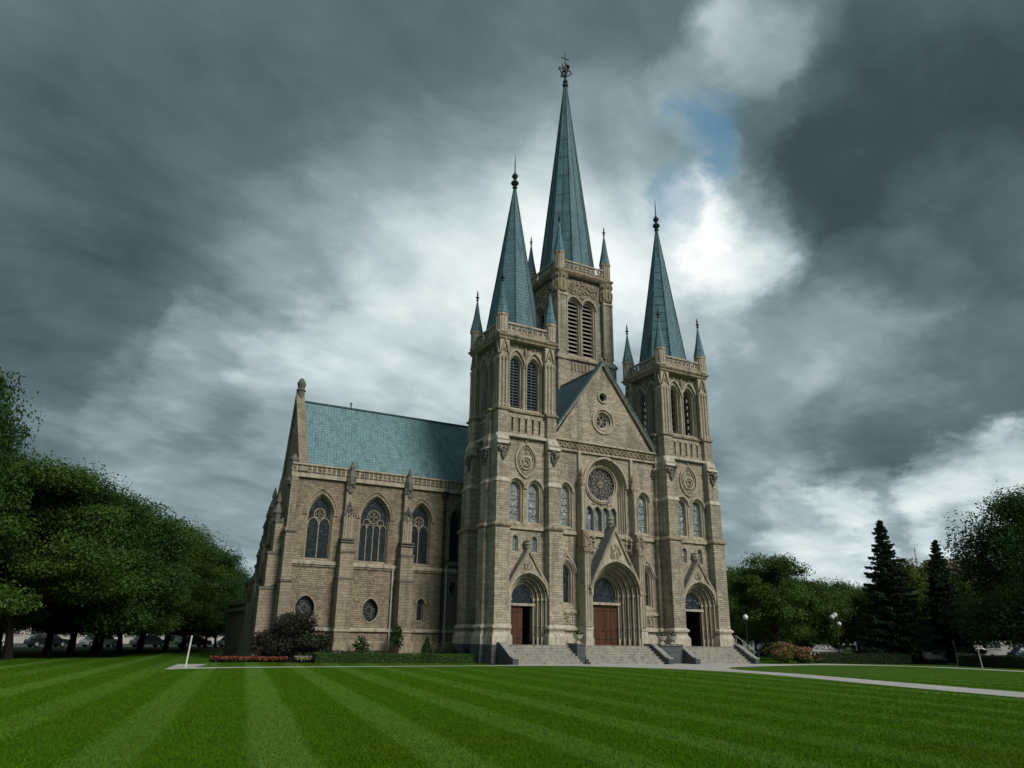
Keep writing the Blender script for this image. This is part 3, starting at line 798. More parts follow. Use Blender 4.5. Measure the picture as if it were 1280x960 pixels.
# ---- front wall between the towers
CX = 9.88
CF = Fr((CX, 1.5, 0), (1, 0, 0), (0, -1, 0))
def front_wall():
    t = MB()
    rosearch = lambda i: arch(0, 9.62, 13.25, 2.05, 2.25, i, 14, False)
    uw = [lambda i, s=s: arch(s*3.78, 9.65, 12.45, .62, .75, i, 8) for s in (-1, 1)]
    lw = [lambda i, s=s: arch(s*3.78, 3.95, 6.3, .68, 1.0, i, 8) for s in (-1, 1)]
    dr = lambda i: arch(0, GZ, 4.9, 2.25, 2.45, i, 12, False)
    wall(t, CF, [(-5.2, GZ), (5.2, GZ), (5.2, 15.8), (-5.2, 15.8)], [rosearch(0)]+[u(0) for u in uw]+[l(0) for l in lw]+[dr(0)], 0)
    g0, g1, gt = -4.95, 4.95, 23.55
    oc = circ(0, 18.7, .98); oc2 = circ(0, 20.75, .42, 18)
    wall(t, CF, [(g0, 16.55), (g1, 16.55), (0, gt)], [oc, oc2], 0, -.05)
    # frieze
    wall(t, CF, [(-5.2, 15.75), (5.2, 15.75), (5.2, 16.6), (-5.2, 16.6)], [], 4, .05)
    slab(t, CF, -5.2, 5.2, 15.72, 15.86, -.02, .20, 1); slab(t, CF, -5.2, 5.2, 16.52, 16.66, -.1, .24, 1, .06)
    n = 22
    for k in range(n):
        x = -5.1+10.2*(k+.5)/n
        ribbon(t, CF, circ(x, 16.19, .19, 10), .035, .05, .16, 4, True)
        t.blob(CF.P(x, 16.19, .08), (.07, .06, .09), 1); carving(t, CF, x+.23, 16.2, .05, .28, .07, 3, k, 1, .05)
    # strings
    for a0, a1 in ((-5.2, -2.85), (2.85, 5.2)):
        slab(t, CF, a0, a1, 9.2, 9.38, -.02, .17, 1, .12); slab(t, CF, a0, a1, 2.25, 2.42, -.02, .2, 3, .14); slab(t, CF, a0, a1, GZ-.05, GZ+.65, -.02, .22, 3, .14)
        slab(t, CF, a0, a1, 3.45, 3.6, -.02, .13, 1, .12)
    slab(t, CF, -2.3, 2.3, 9.2, 9.42, -.02, .20, 1, .12)
    # pair of slender piers that frame the rose
    for s in (-1, 1):
        c = s*2.55
        slab(t, CF, c-.30, c+.30, GZ, 2.3, 0, 1.12, 3, 0); slab(t, CF, c-.34, c+.34, 2.3, 2.46, 0, 1.18, 3, .1)
        slab(t, CF, c-.25, c+.25, 2.5, 8.0, 0, 1.0, 1, 0)
        for q_ in (-.2, 0, .2): p_ = CF.P(c+q_, 0, 1.02); t.lathe(p_.x, p_.y, [(.09, 2.55), (.06, 2.75), (.06, 4.9), (.09, 5.0), (.06, 5.1), (.06, 7.7), (.10, 7.9)], 6, 1)
        slab(t, CF, c-.34, c+.34, 7.9, 8.15, 0, 1.15, 4, .05)
        carving(t, CF, c, 8.7, .33, .65, .95, 46, 31+s, 4, .11); slab(t, CF, c-.28, c+.28, 8.2, 9.5, 0, .95, 4, .3)
        slab(t, CF, c-.19, c+.19, 9.5, 12.9, 0, .62, 1, .1)
        for q_ in (-.13, .13): p_ = CF.P(c+q_, 0, .62); t.lathe(p_.x, p_.y, [(.055, 9.8), (.05, 12.8)], 6, 1)
        carving(t, CF, c, 13.4, .24, .55, .45, 34, 41+s, 4, .10); t.lathe(CF.P(c, 0, .4).x, CF.P(c, 0, .4).y, [(.2, 12.9), (.24, 13.2), (.12, 13.8), (.03, 14.5)], 6, 4)
        slab(t, CF, c-.12, c+.12, 13.0, 15.75, 0, .22, 1, 0)
        # carved panels below the lower windows
        for q_ in (0,):
            sx = s*3.78; pz = [(sx-.52, 2.75), (sx+.52, 2.75), (sx+.52, 3.4), (sx-.52, 3.4)]
            ribbon(t, CF, pz, .04, 0, .07, 1, True); carving(t, CF, sx, 3.07, .3, .24, .02, 16, 51+s, 4, .07)
    # raised coping along the gable
    ribbon(t, CF, [(g0-.30, 16.68), (0, gt+.17), (g1+.30, 16.68)], .07, -.40, .20, 1)
    ribbon(t, CF, [(g0-.42, 16.68), (0, gt+.33), (g1+.42, 16.68)], .07, -.42, .26, 6)
    t.blob(CF.P(0, gt+.5, -.1), (.16, .16, .3), 4)
    # moulded rings of the oculi
    recess(t, CF, lambda i: inset(circ(0, 18.7, .98), i) if i else circ(0, 18.7, .98), [(0, .05), (.12, .05), (.16, .16), (.34, .18), (.38, .34)], 1)
    ribbon(t, CF, circ(0, 18.7, 1.04), .09, -.05, .06, 1, True); ribbon(t, CF, circ(0, 18.7, .78), .04, -.2, .0, 1, True)
    ribbon(t, CF, circ(0, 20.75, .45, 18), .06, -.05, .05, 1, True)
    recess(t, CF, lambda i: circ(0, 20.75, .42-i, 18), [(0, .05), (.10, .10), (.12, .3)], 1)
    fw_ = t.build('front_wall', mats('front_brick', 'trim', 'granite', 'pale_plinth', 'carved', 'weathered_cap', 'roof_copper'), cathedral)
    g = MB(); g.poly(CF.L(circ(0, 18.7, .60), -.34), 0); ribbon(g, CF, circ(0, 18.7, .56), .05, -.34, -.28, 1, True)
    for k in range(3): t_ = k*pi/3; ribbon(g, CF, [(-.56*cos(t_), 18.7-.56*sin(t_)), (.56*cos(t_), 18.7+.56*sin(t_))], .02, -.34, -.29+.003*k, 1)
    g.build('oculus', mats('stained_dark', 'trim'), fw_)
    g = MB(); g.poly(CF.L(circ(0, 20.75, .30, 18), -.3), 0); g.build('oculus', mats('void_dark'), fw_)
    for u in uw: window('window', CF, u, [(0, 0), (.06, 0), (.10, .12), (.18, .15), (.22, .40)], 'pale_reflect_glass', 1, fw_, False)
    for u, s in zip(lw, (-1, 1)):
        window('window', CF, u, [(0, 0), (.08, 0), (.12, .12), (.20, .15), (.24, .40)], 'stained_dark', 1, fw_, False)
        hd = MB(); ribbon(hd, CF, [(s*3.78-.92, 6.35), (s*3.78-.62, 7.05), (s*3.78, 7.75), (s*3.78+.62, 7.05), (s*3.78+.92, 6.35)], .07, 0, .16, 0); hd.build('hood_mould', mats('trim'), fw_)
    # rose window under its great arch, four lancets below
    r = MB()
    out, d = recess(r, CF, rosearch, [(0, 0), (.06, .0), (.08, .14), (.15, .16), (.18, .30), (.25, .32), (.28, .46), (.36, .48), (.39, .62)], 0)
    ribbon(r, CF, rosearch(-.08)[1:-1], .085, 0, .16, 0)
    R0 = (0, 13.55); D = -d
    lanc = [arch(x, 9.80, 11.30, .33, .46, 0, 6, False) for x in (-1.17, -.39, .39, 1.17)]
    r.poly(CF.L(out, D), 0, [CF.L(circ(R0[0], R0[1], 1.42), D)]+[CF.L(l, D) for l in lanc])
    for l in lanc:
        r.quads(CF.L(l, D), CF.L(l, D-.22), 0); r.poly(CF.L(l, D-.22), 2)
        ribbon(r, CF, l[1:-1], .03, D-.05, D+.06, 0)
    for x in (-.78, 0, .78):
        p_ = CF.P(x, 0, D+.08); r.lathe(p_.x, p_.y, [(.08, 9.85), (.045, 10.0), (.045, 11.3), (.08, 11.5)], 6, 0)
    carving(r, CF, 0, 11.88, 1.2, .08, D+.02, 30, 77, 3, .06)
    for k, (rr, dd) in enumerate(((1.56, .14), (1.46, .20), (1.36, .10))):
        ribbon(r, CF, circ(R0[0], R0[1], rr, 36), .045, D-.02, D+dd, 0, True)
    r.quads(CF.L(circ(*R0, 1.42), D), CF.L(circ(*R0, 1.42), D-.16), 0); r.poly(CF.L(circ(*R0, 1.42), D-.16), 1)
    Z = D-.16
    ribbon(r, CF, circ(*R0, .22, 12), .05, Z, Z+.12, 3, True); r.blob(CF.P(R0[0], R0[1], Z+.06), (.14, .1, .14), 3)
    for k in range(12):
        t_ = 2*pi*k/12; e = (cos(t_), sin(t_))
        ribbon(r, CF, [(R0[0]+e[0]*.27, R0[1]+e[1]*.27), (R0[0]+e[0]*.88, R0[1]+e[1]*.88)], .016, Z, Z+.09, 3)
        ribbon(r, CF, circ(R0[0]+1.10*cos(t_+pi/12), R0[1]+1.10*sin(t_+pi/12), .21, 10), .020, Z, Z+.10, 3, True)
        ribbon(r, CF, circ(R0[0]+.66*cos(t_+pi/12), R0[1]+.66*sin(t_+pi/12), .13, 8), .014, Z, Z+.07, 3, True)
        r.blob(CF.P(R0[0]+1.12*cos(t_), R0[1]+1.12*sin(t_), Z+.03), (.035, .03, .035), 3)
    r.build('rose_window', mats('trim', 'rose_glass', 'lancet_glass', 'carved'), fw_)
    # great portal
    p = MB(); o, dd = portal(p, CF, 0, GZ, 4.9, 2.25, 2.45, 1.10, .62, 5)
    A = arch(0, GZ, 4.9, 2.25, 2.45, 0, 10, False); tip = (0, 9.75)
    p.poly(CF.L([(-2.30, 4.85), (-2.30, 5.3), tip, (2.30, 5.3), (2.30, 4.85)]+[q_ for q_ in A if q_[1] > 4.8][::-1], 1.10), 0)
    for a0, a1 in ((-2.30, -2.24), (2.24, 2.30)): slab(p, CF, a0, a1, GZ, 4.85, 0, 1.10, 0)
    ribbon(p, CF, [(-2.42, 5.2), tip, (2.42, 5.2)], .10, 0.0, 1.24, 1)
    ribbon(p, CF, [(-2.50, 5.28), (0, 9.95), (2.50, 5.28)], .04, -.02, 1.20, 2)
    ribbon(p, CF, arch(0, 4.7, 4.9, 2.25, 2.45, -.04, 12, False)[1:-1], .09, 1.08, 1.22, 0)
    carving(p, CF, 0, 8.0, .55, .55, 1.10, 60, 91, 1, .09)
    p.lathe(CF.P(0, 0, .6).x, CF.P(0, 0, .6).y, [(.10, 9.95), (.08, 10.15), (.24, 10.3), (.08, 10.45), (.2, 10.6), (.06, 10.8)], 6, 1)
    for s in (-1, 1):   # pinnacles and pierced screen beside the gable
        for x in (1.55, 2.05):
            q_ = CF.P(s*x, 0, .45); p.lathe(q_.x, q_.y, [(.10, 8.0 if x > 1.8 else 8.3), (.07, 8.6), (.16, 8.75), (.07, 8.9), (.18, 9.05), (.03, 9.3)], 6, 1)
        ribbon(p, CF, [(s*1.1, 8.3), (s*2.3, 8.3)], .05, .35, .5, 1); ribbon(p, CF, [(s*1.75, 7.1), (s*2.3, 7.1)], .05, .35, .5, 1)
    slab(p, CF, -1.5, 1.5, 4.15, 4.34, -.55, -.28, 0)
    p.build('portal', mats('trim', 'carved', 'gable_lead'), fw_)
    tp = MB(); tpo = [q_ for q_ in o if q_[1] >= 4.9]
    tp.poly(CF.L([(o[0][0], 4.34)]+tpo+[(o[-1][0], 4.34)], -dd+.01), 0)
    ribbon(tp, CF, [(o[0][0], 4.36)]+tpo+[(o[-1][0], 4.36)], .04, -dd, -dd+.06, 1)
    for x in (-.4, .4): ribbon(tp, CF, arch(x, 4.36, 4.9, .38, .6, 0, 5, False), .02, -dd, -dd+.04, 2)
    tp.build('door_light', mats('stained_dark', 'trim', 'lead_dark'), fw_)
    door_leaf(CF, -1.17, -.012, GZ, 4.15, -dd+.05, fw_); door_leaf(CF, .012, 1.17, GZ, 4.15, -dd+.05, fw_)
front_wall()

# ---- roof of the main vessel behind the gable, and its hidden walls
def main_roof():
    b = MB()
    y0, y1 = 1.72, 24.0
    A = [(CX-5.0, y0, 16.6), (CX, y0, 23.5), (CX+5.0, y0, 16.6)]; B = [(x, y1, z) for x, _, z in A]
    b.face((A[0], A[1], B[1], B[0]), 0); b.face((A[1], A[2], B[2], B[1]), 0); b.face(B, 0)
    b.tube([(CX, y0, 23.56), (CX, 8.2, 23.56)], [.08, .08], 6, 1)
    b.build('roof', mats('roof_copper', 'trim'), cathedral)
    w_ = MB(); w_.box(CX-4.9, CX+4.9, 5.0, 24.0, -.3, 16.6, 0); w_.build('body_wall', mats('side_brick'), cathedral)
    f_ = MB(); f_.box(CX-5.1, CX+5.1, 1.42, 1.9, -.3, GZ-.004, 0); f_.build('foundation', mats('granite'), cathedral)
main_roof()

# ---- great central tower
def great_tower():
    x0, y0 = 12.88, 11.15
    t = MB(); c = 2.72
    q = [(2.15, -c), (2.15, -3.12), (3.12, -3.12), (3.12, -2.15), (c, -2.15)]
    P = quad_sym(q); sk = {4, 9, 14, 19}
    q2 = [(2.05, -c), (2.05, -3.32), (3.32, -3.32), (3.32, -2.05), (c, -2.05)]; PW = quad_sym(q2)
    t.loft([plan(PW, 14), plan(PW, 26.3), plan(PW, 26.3, .12), plan(PW, 26.5, .12), plan(P, 27.0)], 0, cap0=False, cap1=False, skip=sk)
    t.loft([plan(P, 27.0), plan(P, 32.9)], 0, cap0=False, cap1=False, skip=sk)
    t.loft([plan(P, 32.9), plan(P, 32.93, .08), plan(P, 33.1, .08), plan(P, 33.3)], 1, cap0=False, cap1=False, skip=sk)
    t.loft([plan(P, 33.3), plan(P, 35.2)], 0, cap0=False, cap1=False, skip=sk)
    for sx in (-1, 1):
        for sy in (-1, 1):
            for a, b_ in ((2.15, 3.12), (3.12, 3.12), (3.12, 2.15)):
                t.lathe(sx*a, sy*b_, [(.12, 27.2), (.09, 27.4), (.09, 32.7), (.14, 32.95)], 6, 1)
            t.lathe(sx*2.64, sy*2.64, [(.72, 33.3), (.78, 33.5), (.70, 34.6), (.86, 35.2)], 8, 4, pi/8)
            for k in range(8):
                tt = k*pi/4; carve = (sx*2.64+.74*cos(tt), sy*2.64+.74*sin(tt))
                t.blob((carve[0], carve[1], 34.0), (.1, .1, .5), 4); t.blob((carve[0], carve[1], 34.9), (.13, .13, .2), 4)
    for a in (0, 90, 180, 270):
        c_, s_ = round(cos(radians(a))), round(sin(radians(a)))
        B = Fr((c*s_, -c*c_, 0), (c_, s_, 0), (s_, -c_, 0))
        op = [lambda i, s=s: arch(-.25*(a == 0)+s*.86, 27.0, 32.2, .82, .95, i, 9) for s in (-1, 1)]
        wall(t, B, [(-2.3, 14), (2.3, 14), (2.3, 35.3), (-2.3, 35.3)], [o(0) for o in op], 0)
        for o, s in zip(op, (-1, 1)):
            recess(t, B, o, [(0, 0), (.06, 0), (.10, .14), (.18, .16), (.22, .34), (.24, .6)], 1)
            ribbon(t, B, o(-.07)[1:-1], .07, 0, .13, 1)
        slab(t, B, -2.12, 2.12, 26.6, 26.8, -.02, .22, 4, .12)
        for x in (-1.4, -1.0, -.6, -.2, .2, .6): slab(t, B, x-.07, x+.07, 25.6, 26.4, -.02, .10, 4)
        carving(t, B, 0, 34.2, 1.75, .75, .0, 120, 17+a, 4, .12)
        ribbon(t, B, [(-1.9, 34.9), (-1.6, 33.7), (-.6, 33.25), (0, 33.2), (.6, 33.25), (1.6, 33.7), (1.9, 34.9)], .05, 0, .08, 4)
        cc = 3.0
        balustrade(t, Fr((cc*s_, -cc*c_, 0), (c_, s_, 0), (s_, -c_, 0)), -2.25, 2.25, 35.75, 36.8, .0, 1, None, .5)
        bk = MB(); 
        for s in (-1, 1):
            mb = MB(); z = 27.3; xc = -.25*(a == 0)+s*.86
            while z < 32.95:
                hw = .60 if z < 32.2 else .60*max(.08, 1-((z-32.2)/.8)**1.7)
                lo = [B.P(xc-hw, z+.16, -.58), B.P(xc+hw, z+.16, -.58), B.P(xc+hw, z-.06, -.32), B.P(xc-hw, z-.06, -.32)]
                mb.loft([lo, [p+Vector((0, 0, .06)) for p in lo]], 0); z += .42
            mb.poly(B.L(arch(xc, 27.05, 32.2, .60, .75, 0, 8, False), -.75), 1)
            lv.append(mb)
    sq = [(-3.1, -3.1), (3.1, -3.1), (3.1, 3.1), (-3.1, 3.1)]
    t.loft([plan(sq, 35.2, -.05), plan(sq, 35.3, .05), plan(sq, 35.5, .2), plan(sq, 35.65, .22), plan(sq, 35.75, .05)], 4)
    t.loft([plan(sq, 35.75, -.2), plan(sq, 36.1, -.25)], 4, cap0=False)
    o = t.build('central_tower', mats('front_brick', 'trim', 'granite', 'pale_plinth', 'carved', 'weathered_cap'), cathedral)
    o.location = (x0, y0, 0)
    for mb in lv: mb.build('louvres', mats('louvre_board', 'void_dark'), o)
    for sx in (-1, 1):
        for sy in (-1, 1): spirelet(o, sx*2.72, sy*2.72, 37.6, 41.0, .56, 35.75, .50)
    s_ = MB(); rot = pi/8
    s_.lathe(0, 0, [(2.98, 35.9), (2.98, 36.2), (2.85, 37.0), (1.45, 49.0), (.16, 60.4)], 8, 0, rot)
    for k in range(8):
        tt = rot+k*pi/4
        s_.tube([(2.87*cos(tt), 2.87*sin(tt), 37.0), (1.47*cos(tt), 1.47*sin(tt), 49.0), (.17*cos(tt), .17*sin(tt), 60.4)], [.07, .055, .04], 5, 1)
        tm = tt+pi/8
        s_.tube([(2.66*cos(tm), 2.66*sin(tm), 37.0), (1.36*cos(tm), 1.36*sin(tm), 49.0), (.16*cos(tm), .16*sin(tm), 60.2)], [.035, .03, .02], 4, 1)
    s_.build('spire', mats('spire_copper', 'roof_copper'), o)
    f = MB()
    f.lathe(0, 0, [(.22, 60.3), (.34, 60.5), (.34, 60.65), (.14, 60.8), (.30, 61.05), (.16, 61.35), (.12, 61.6), (.22, 61.8), (.12, 62.0), (.07, 62.4), (.045, 64.9)], 8, 0)
    X = Fr((0, 0, 0), (1, 0, 0), (0, -1, 0)); Y = Fr((0, 0, 0), (0, 1, 0), (1, 0, 0))
    for fr in (X, Y):
        for s in (-1, 1):
            ribbon(f, fr, [(s*.05, 61.9), (s*.35, 62.05), (s*.62, 62.35), (s*.72, 62.7), (s*.55, 62.9), (s*.42, 62.7)], .055, -.05, .05, 0)
            ribbon(f, fr, [(s*.05, 62.5), (s*.30, 62.6), (s*.42, 62.95), (s*.30, 63.2), (s*.18, 63.05)], .05, -.045, .045, 0)
            for a, z in ((.74, 62.75), (.33, 63.25), (.55, 62.2), (.85, 62.5)): f.blob(fr.P(s*a, z), (.10, .10, .13), 0)
    slab(f, X, -.42, .42, 64.25, 64.36, -.05, .05, 0)
    for s in (-1, 1): f.blob((s*.44, 0, 64.3), .085, 0)
    f.blob((0, 0, 64.95), .09, 0)
    f.build('spire_cross', mats('lead_dark'), o)
lv = []
great_tower()

# ---- long side wing
def wing():
    y = 7.5; WF = Fr((0, y, 0), (1, 0, 0), (0, -1, 0)); x0, x1 = -13.6, 5.2
    t = MB()
    w1 = lambda i: arch(-11.18, 6.72, 9.95, .98, 1.50, i, 10)
    w2 = lambda i: arch(-7.05, 6.72, 9.95, 1.18, 1.75, i, 10)
    w3 = lambda i: arch(-3.38, 6.78, 10.05, .96, 1.50, i, 10)
    w4 = lambda i: arch(-.35, 7.1, 10.4, .55, .95, i, 8)
    o1 = vesica(-11.7, 2.55, 4.35, .72); o2 = vesica(-6.95, 2.55, 4.30, .64)
    sl = lambda i: arch(-3.05, 2.7, 4.0, .32, .38, i, 7)
    o3 = vesica(-.45, 4.6, 5.8, .35)
    wall(t, WF, [(x0, -.3), (x1, -.3), (x1, 12.8), (x0, 12.8)], [w1(0), w2(0), w3(0), w4(0), o1, o2, o3, sl(0)], 0)
    for (a0, a1) in ((-13.0, -9.75), (-8.65, -5.15), (-4.05, 3.0)):
        slab(t, WF, a0, a1, 6.42, 6.60, -.02, .18, 1, .12); slab(t, WF, a0, a1, 6.28, 6.42, -.02, .10, 4)
        slab(t, WF, a0, a1, 1.95, 2.08, -.02, .16, 1, .12); slab(t, WF, a0, a1, -.3, 1.2, -.02, .20, 4, .16)
    slab(t, WF, x0, x1, 12.55, 12.75, -.02, .22, 1, .02)
    balustrade(t, WF, x0, x1, 12.75, 13.55, .16, 1, 4, .36)
    slab(t, WF, x0, x1, 12.74, 12.80, -.5, .03, 4)
    # buttresses in stages
    def butt(c, w_, top=True):
        for z0, z1, pr, hw in ((-.3, 1.25, 1.12, w_*.58), (1.25, 5.6, .95, w_*.5), (5.6, 7.4, .80, w_*.46), (7.4, 8.0, .62, w_*.42), (8.0, 10.3, .50, w_*.34), (10.3, 12.4, .40, w_*.28)):
            slab(t, WF, c-hw, c+hw, z0, z1, -.02, pr, 6 if z0 > 1 else 4, .16)
        slab(t, WF, c-w_*.56, c+w_*.56, 1.93, 2.08, -.02, 1.04, 1, .12)
        for z, pr, hw in ((5.45, 1.0, .56), (7.3, .86, .52)): slab(t, WF, c-w_*hw, c+w_*hw, z, z+.14, -.02, pr, 7, .12)
        for z in (8.05, 8.25): slab(t, WF, c-w_*.48, c+w_*.48, z, z+.1, -.02, .72, 7)
        for sx in (-.2, 0, .2): p_ = WF.P(c+sx, 0, .52); t.lathe(p_.x, p_.y, [(.07, 8.35), (.05, 8.5), (.05, 10.0), (.08, 10.15)], 6, 1)
        ribbon(t, WF, [(c-.36, 10.0), (c, 10.95), (c+.36, 10.0)], .05, .40, .60, 7); carving(t, WF, c, 10.35, .26, .4, .50, 26, int(c*7), 7, .09)
        carving(t, WF, c, 12.3, .30, .62, .40, 46, int(c*9), 7, .11); t.lathe(WF.P(c, 0, .35).x, WF.P(c, 0, .35).y, [(.28, 12.3), (.33, 12.9), (.16, 13.4), (.20, 13.6), (.03, 14.1)], 6, 7)
    butt(-9.2, 1.1); butt(-4.6, 1.1); 
    # corner buttresses at the far end
    slab(t, WF, -13.75, -13.0, -.3, 5.2, -.02, 1.0, 6, .3); slab(t, WF, -13.7, -13.05, 5.2, 8.6, -.02, .75, 6, .3); slab(t, WF, -13.6, -13.1, 8.6, 12.5, -.02, .35, 6, .2)
    for z, pr in ((2.0, 1.1), (5.1, 1.08), (8.5, .84)): slab(t, WF, -13.82, -12.93, z, z+.14, -.02, pr, 7, .1)
    SF = Fr((-13.6, y, 0), (0, -1, 0), (-1, 0, 0))
    for c, hgt in ((-.62, 9.3), (-2.3, 9.9), (-3.7, 8.6), (-4.9, 6.6)):
        for z0, z1, pr in ((-.3, hgt-4.6, 1.25), (hgt-4.6, hgt-2.2, .95), (hgt-2.2, hgt, .65)):
            slab(t, SF, c-.42, c+.42, z0, z1, -.02, pr, 6, .3); slab(t, SF, c-.48, c+.48, z1-.1, z1+.06, -.02, pr+.07, 7, .12)
        p_ = SF.P(c, 0, .5); t.lathe(p_.x, p_.y, [(.24, hgt), (.26, hgt+.5), (.34, hgt+.6), (.12, hgt+1.3), (.2, hgt+1.4), (.03, hgt+2.1)], 6, 7)
        t.blob((p_.x-.1, p_.y, hgt+.8), (.12, .12, .2), 7)
    wall(t, SF, [(0, -.3), (-5.2, -.3), (-5.2, 9.5), (-3.2, 12.9), (0, 12.9)], [], 0)
    # gable wall with coping
    yr = 3.4; GW = [(0.0, 12.8), (-5.2, 12.8), (-yr, 19.3)]
    A = SF.L(GW, -.65); Bq = SF.L(GW, -1.1)
    t.face(A, 6); t.face(Bq, 6)
    ribbon(t, SF, [(.12, 12.85), (-yr, 19.6), (-5.3, 12.85)], .22, -1.15, -.5, 6)
    t.lathe(-12.75, y+yr, [(.30, 19.2), (.30, 20.0), (.40, 20.1), (.26, 20.25), (.32, 20.5), (.36, 20.7), (.14, 21.1)], 8, 7)
    t.lathe(-13.45, y+.1, [(.42, 11.9), (.48, 12.2), (.30, 12.5), (.30, 13.6), (.36, 13.8), (.1, 14.2)], 6, 7)
    # rings of the small openings
    for v, c in ((o1, 0), (o2, 0), (o3, 0)):
        t.quads(WF.L(v), WF.L(v, -.35), 6); ribbon(t, WF, v, .05, 0, .04, 6, True)
    ribbon(t, WF, circ(-6.9, 5.5, .2, 10), .04, 0, .05, 4, True); carving(t, WF, -6.9, 5.5, .15, .15, .01, 7, 8, 4, .05)
    # step of the wall near the tower, with a ledge
    t.box(.3, 2.6, 6.2, 7.5, -.3, 7.0, 0); slab(t, WF, -1.1, 2.6, 6.9, 7.1, -.02, .30, 7, .14)
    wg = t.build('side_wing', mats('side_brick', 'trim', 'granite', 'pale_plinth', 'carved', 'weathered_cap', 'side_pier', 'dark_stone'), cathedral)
    S_ = [(0, 0), (.05, .0), (.07, .12), (.12, .14), (.15, .36)]
    window('window', WF, w1, S_, 'stained_dark', 2, wg, stone='side_pier', head=9.55)
    window('window', WF, w2, S_, 'stained_dark', 4, wg, stone='side_pier', head=9.55)
    window('window', WF, w3, S_, 'stained_dark', 2, wg, stone='side_pier', head=9.6)
    window('window', WF, w4, S_, 'stained_dark', 1, wg, False, 'dark_stone')
    for w_, (cx, hw, z, h) in zip((w1, w2, w3), ((-11.18, 1.22, 9.95, 1.92), (-7.05, 1.42, 9.95, 2.12), (-3.38, 1.18, 10.05, 1.88))):
        hm = MB(); ribbon(hm, WF, arch(cx, z-.5, z, hw, h, 0, 9, False)[1:-1], .06, 0, .09, 0); hm.build('hood_mould', mats('side_pier'), wg)
    window('slit_window', WF, sl, [(0, 0), (.05, 0), (.09, .25)], 'stained_dark', 1, wg, False, 'side_pier', bars=False)
    for v in (o1, o2, o3):
        g = MB(); g.poly(WF.L(v, -.33), 0); cx = sum(p[0] for p in v)/len(v); cz = sum(p[1] for p in v)/len(v)
        ribbon(g, WF, circ(cx, cz, .24, 12), .03, -.33, -.27, 1, True)
        for k in range(6): tt = k*pi/3; ribbon(g, WF, circ(cx+.4*cos(tt)*.8, cz+.4*sin(tt)*1.1, .13, 8), .02, -.33, -.28, 1, True)
        g.build('vesica_window', mats('stained_dark', 'dark_stone'), wg)
    dp = MB(); dp.tube([(-1.4, y-.12, 0), (-1.4, y-.12, 12.6)], [.085, .085], 8, 0)
    for z in range(1, 13, 2): dp.box(-1.52, -1.28, y-.22, y, z, z+.08, 0)
    dp.box(-1.62, -1.18, y-.32, y-.01, 12.15, 12.6, 0)
    dp.build('downpipe', mats('lead_dark'), wg)
    for x_, h_, r_ in ((-5.45, 6.4, .06), (-1.08, 7.0, .07)):
        d2 = MB(); d2.tube([(x_, y-.14, 0), (x_, y-.14, h_)], [r_, r_], 8, 0); d2.build('downpipe', mats('weathered_cap'), wg)
    r = MB(); e = .45
    yr = 3.4; P_ = [(-12.6, y+e, 13.0), (x1+3, y+e, 13.0), (x1+3, y+yr, 19.2), (-12.6, y+yr, 19.2)]
    r.face(P_, 0); Q_ = [(-12.6, y+5.1, 13.0), (x1+3, y+5.1, 13.0), (x1+3, y+yr, 19.2), (-12.6, y+yr, 19.2)]; r.face(Q_[::-1], 0)
    r.tube([(-12.6, y+yr, 19.25), (x1+3, y+yr, 19.25)], [.09, .09], 6, 1)
    r.lathe(-8.6, y+yr, [(.05, 19.2), (.05, 19.6), (.12, 19.65), (.02, 19.8)], 6, 1)
    r.build('roof', mats('nave_slate', 'roof_copper'), wg)
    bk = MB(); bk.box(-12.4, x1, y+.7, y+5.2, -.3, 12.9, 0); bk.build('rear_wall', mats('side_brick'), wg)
masonry('side_pier', (.42, .36, .27), (.30, .25, .185), (.26, .22, .165), (.12, .108, .085))
wing()

# low chapel beyond the far end of the wing
def chapel():
    o = MB(); x0, x1, y0, y1 = -14.3, -12.3, 15.2, 22
    o.box(x0, x1+4, y0, y1, -.3, 3.9, 0); o.box(x0-.2, x1+4.1, y0-.2, y1, 3.4, 3.62, 1); o.box(x0-.16, x1+4.1, y0-.16, y1, 3.9, 4.2, 1)
    o.box(x0+.1, x0+1.6, y0+.1, y0+1.6, 4.2, 5.3, 0); o.lathe(x0+.85, y0+.85, [(1.0, 5.3), (1.0, 5.5), (.35, 6.0), (.30, 6.2), (.1, 6.6), (.16, 6.7), (.02, 7.2)], 8, 2)
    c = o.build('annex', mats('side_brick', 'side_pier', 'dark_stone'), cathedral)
chapel()

# ------------------------------------------------------------------ ground, paths, street
def sheet(name, pts, z, mat, kind='structure'):
    mb = MB(); mb.poly([(x, y, z) for x, y in pts], 0)
    return tag(mb.build(name, mats(mat)), kind=kind)
def smooth(pts, n=5, closed=False):
    P = [Vector((p[0], p[1])) for p in pts]; out = []
    for i in range(len(P)-1):
        p0, p1, p2, p3 = P[max(i-1, 0)], P[i], P[i+1], P[min(i+2, len(P)-1)]
        for k in range(n):
            t = k/n
            q = .5*((2*p1)+(p2-p0)*t+(2*p0-5*p1+4*p2-p3)*t*t+(3*p1-p0-3*p2+p3)*t**3)
            out.append((q.x, q.y))
    return out+[tuple(P[-1])]
sheet('ground', [(-900, -900), (900, -900), (900, 900), (-900, 900)], -.03, 'rough_grass')
sheet('lawn', [(-60, -70), (45, -70), (45, 30), (-60, 30)], 0.0, 'lawn')
near = smooth([(-21.6, -6.1), (-17.7, -4.7), (-8.7, -4.0), (0, -3.9), (2.9, -4.8), (5.2, -7.6), (6.5, -10.6), (6.9, -14.0), (5.9, -19), (3.4, -26.2), (1.4, -32.8), (-2.4, -46), (-5, -55)])
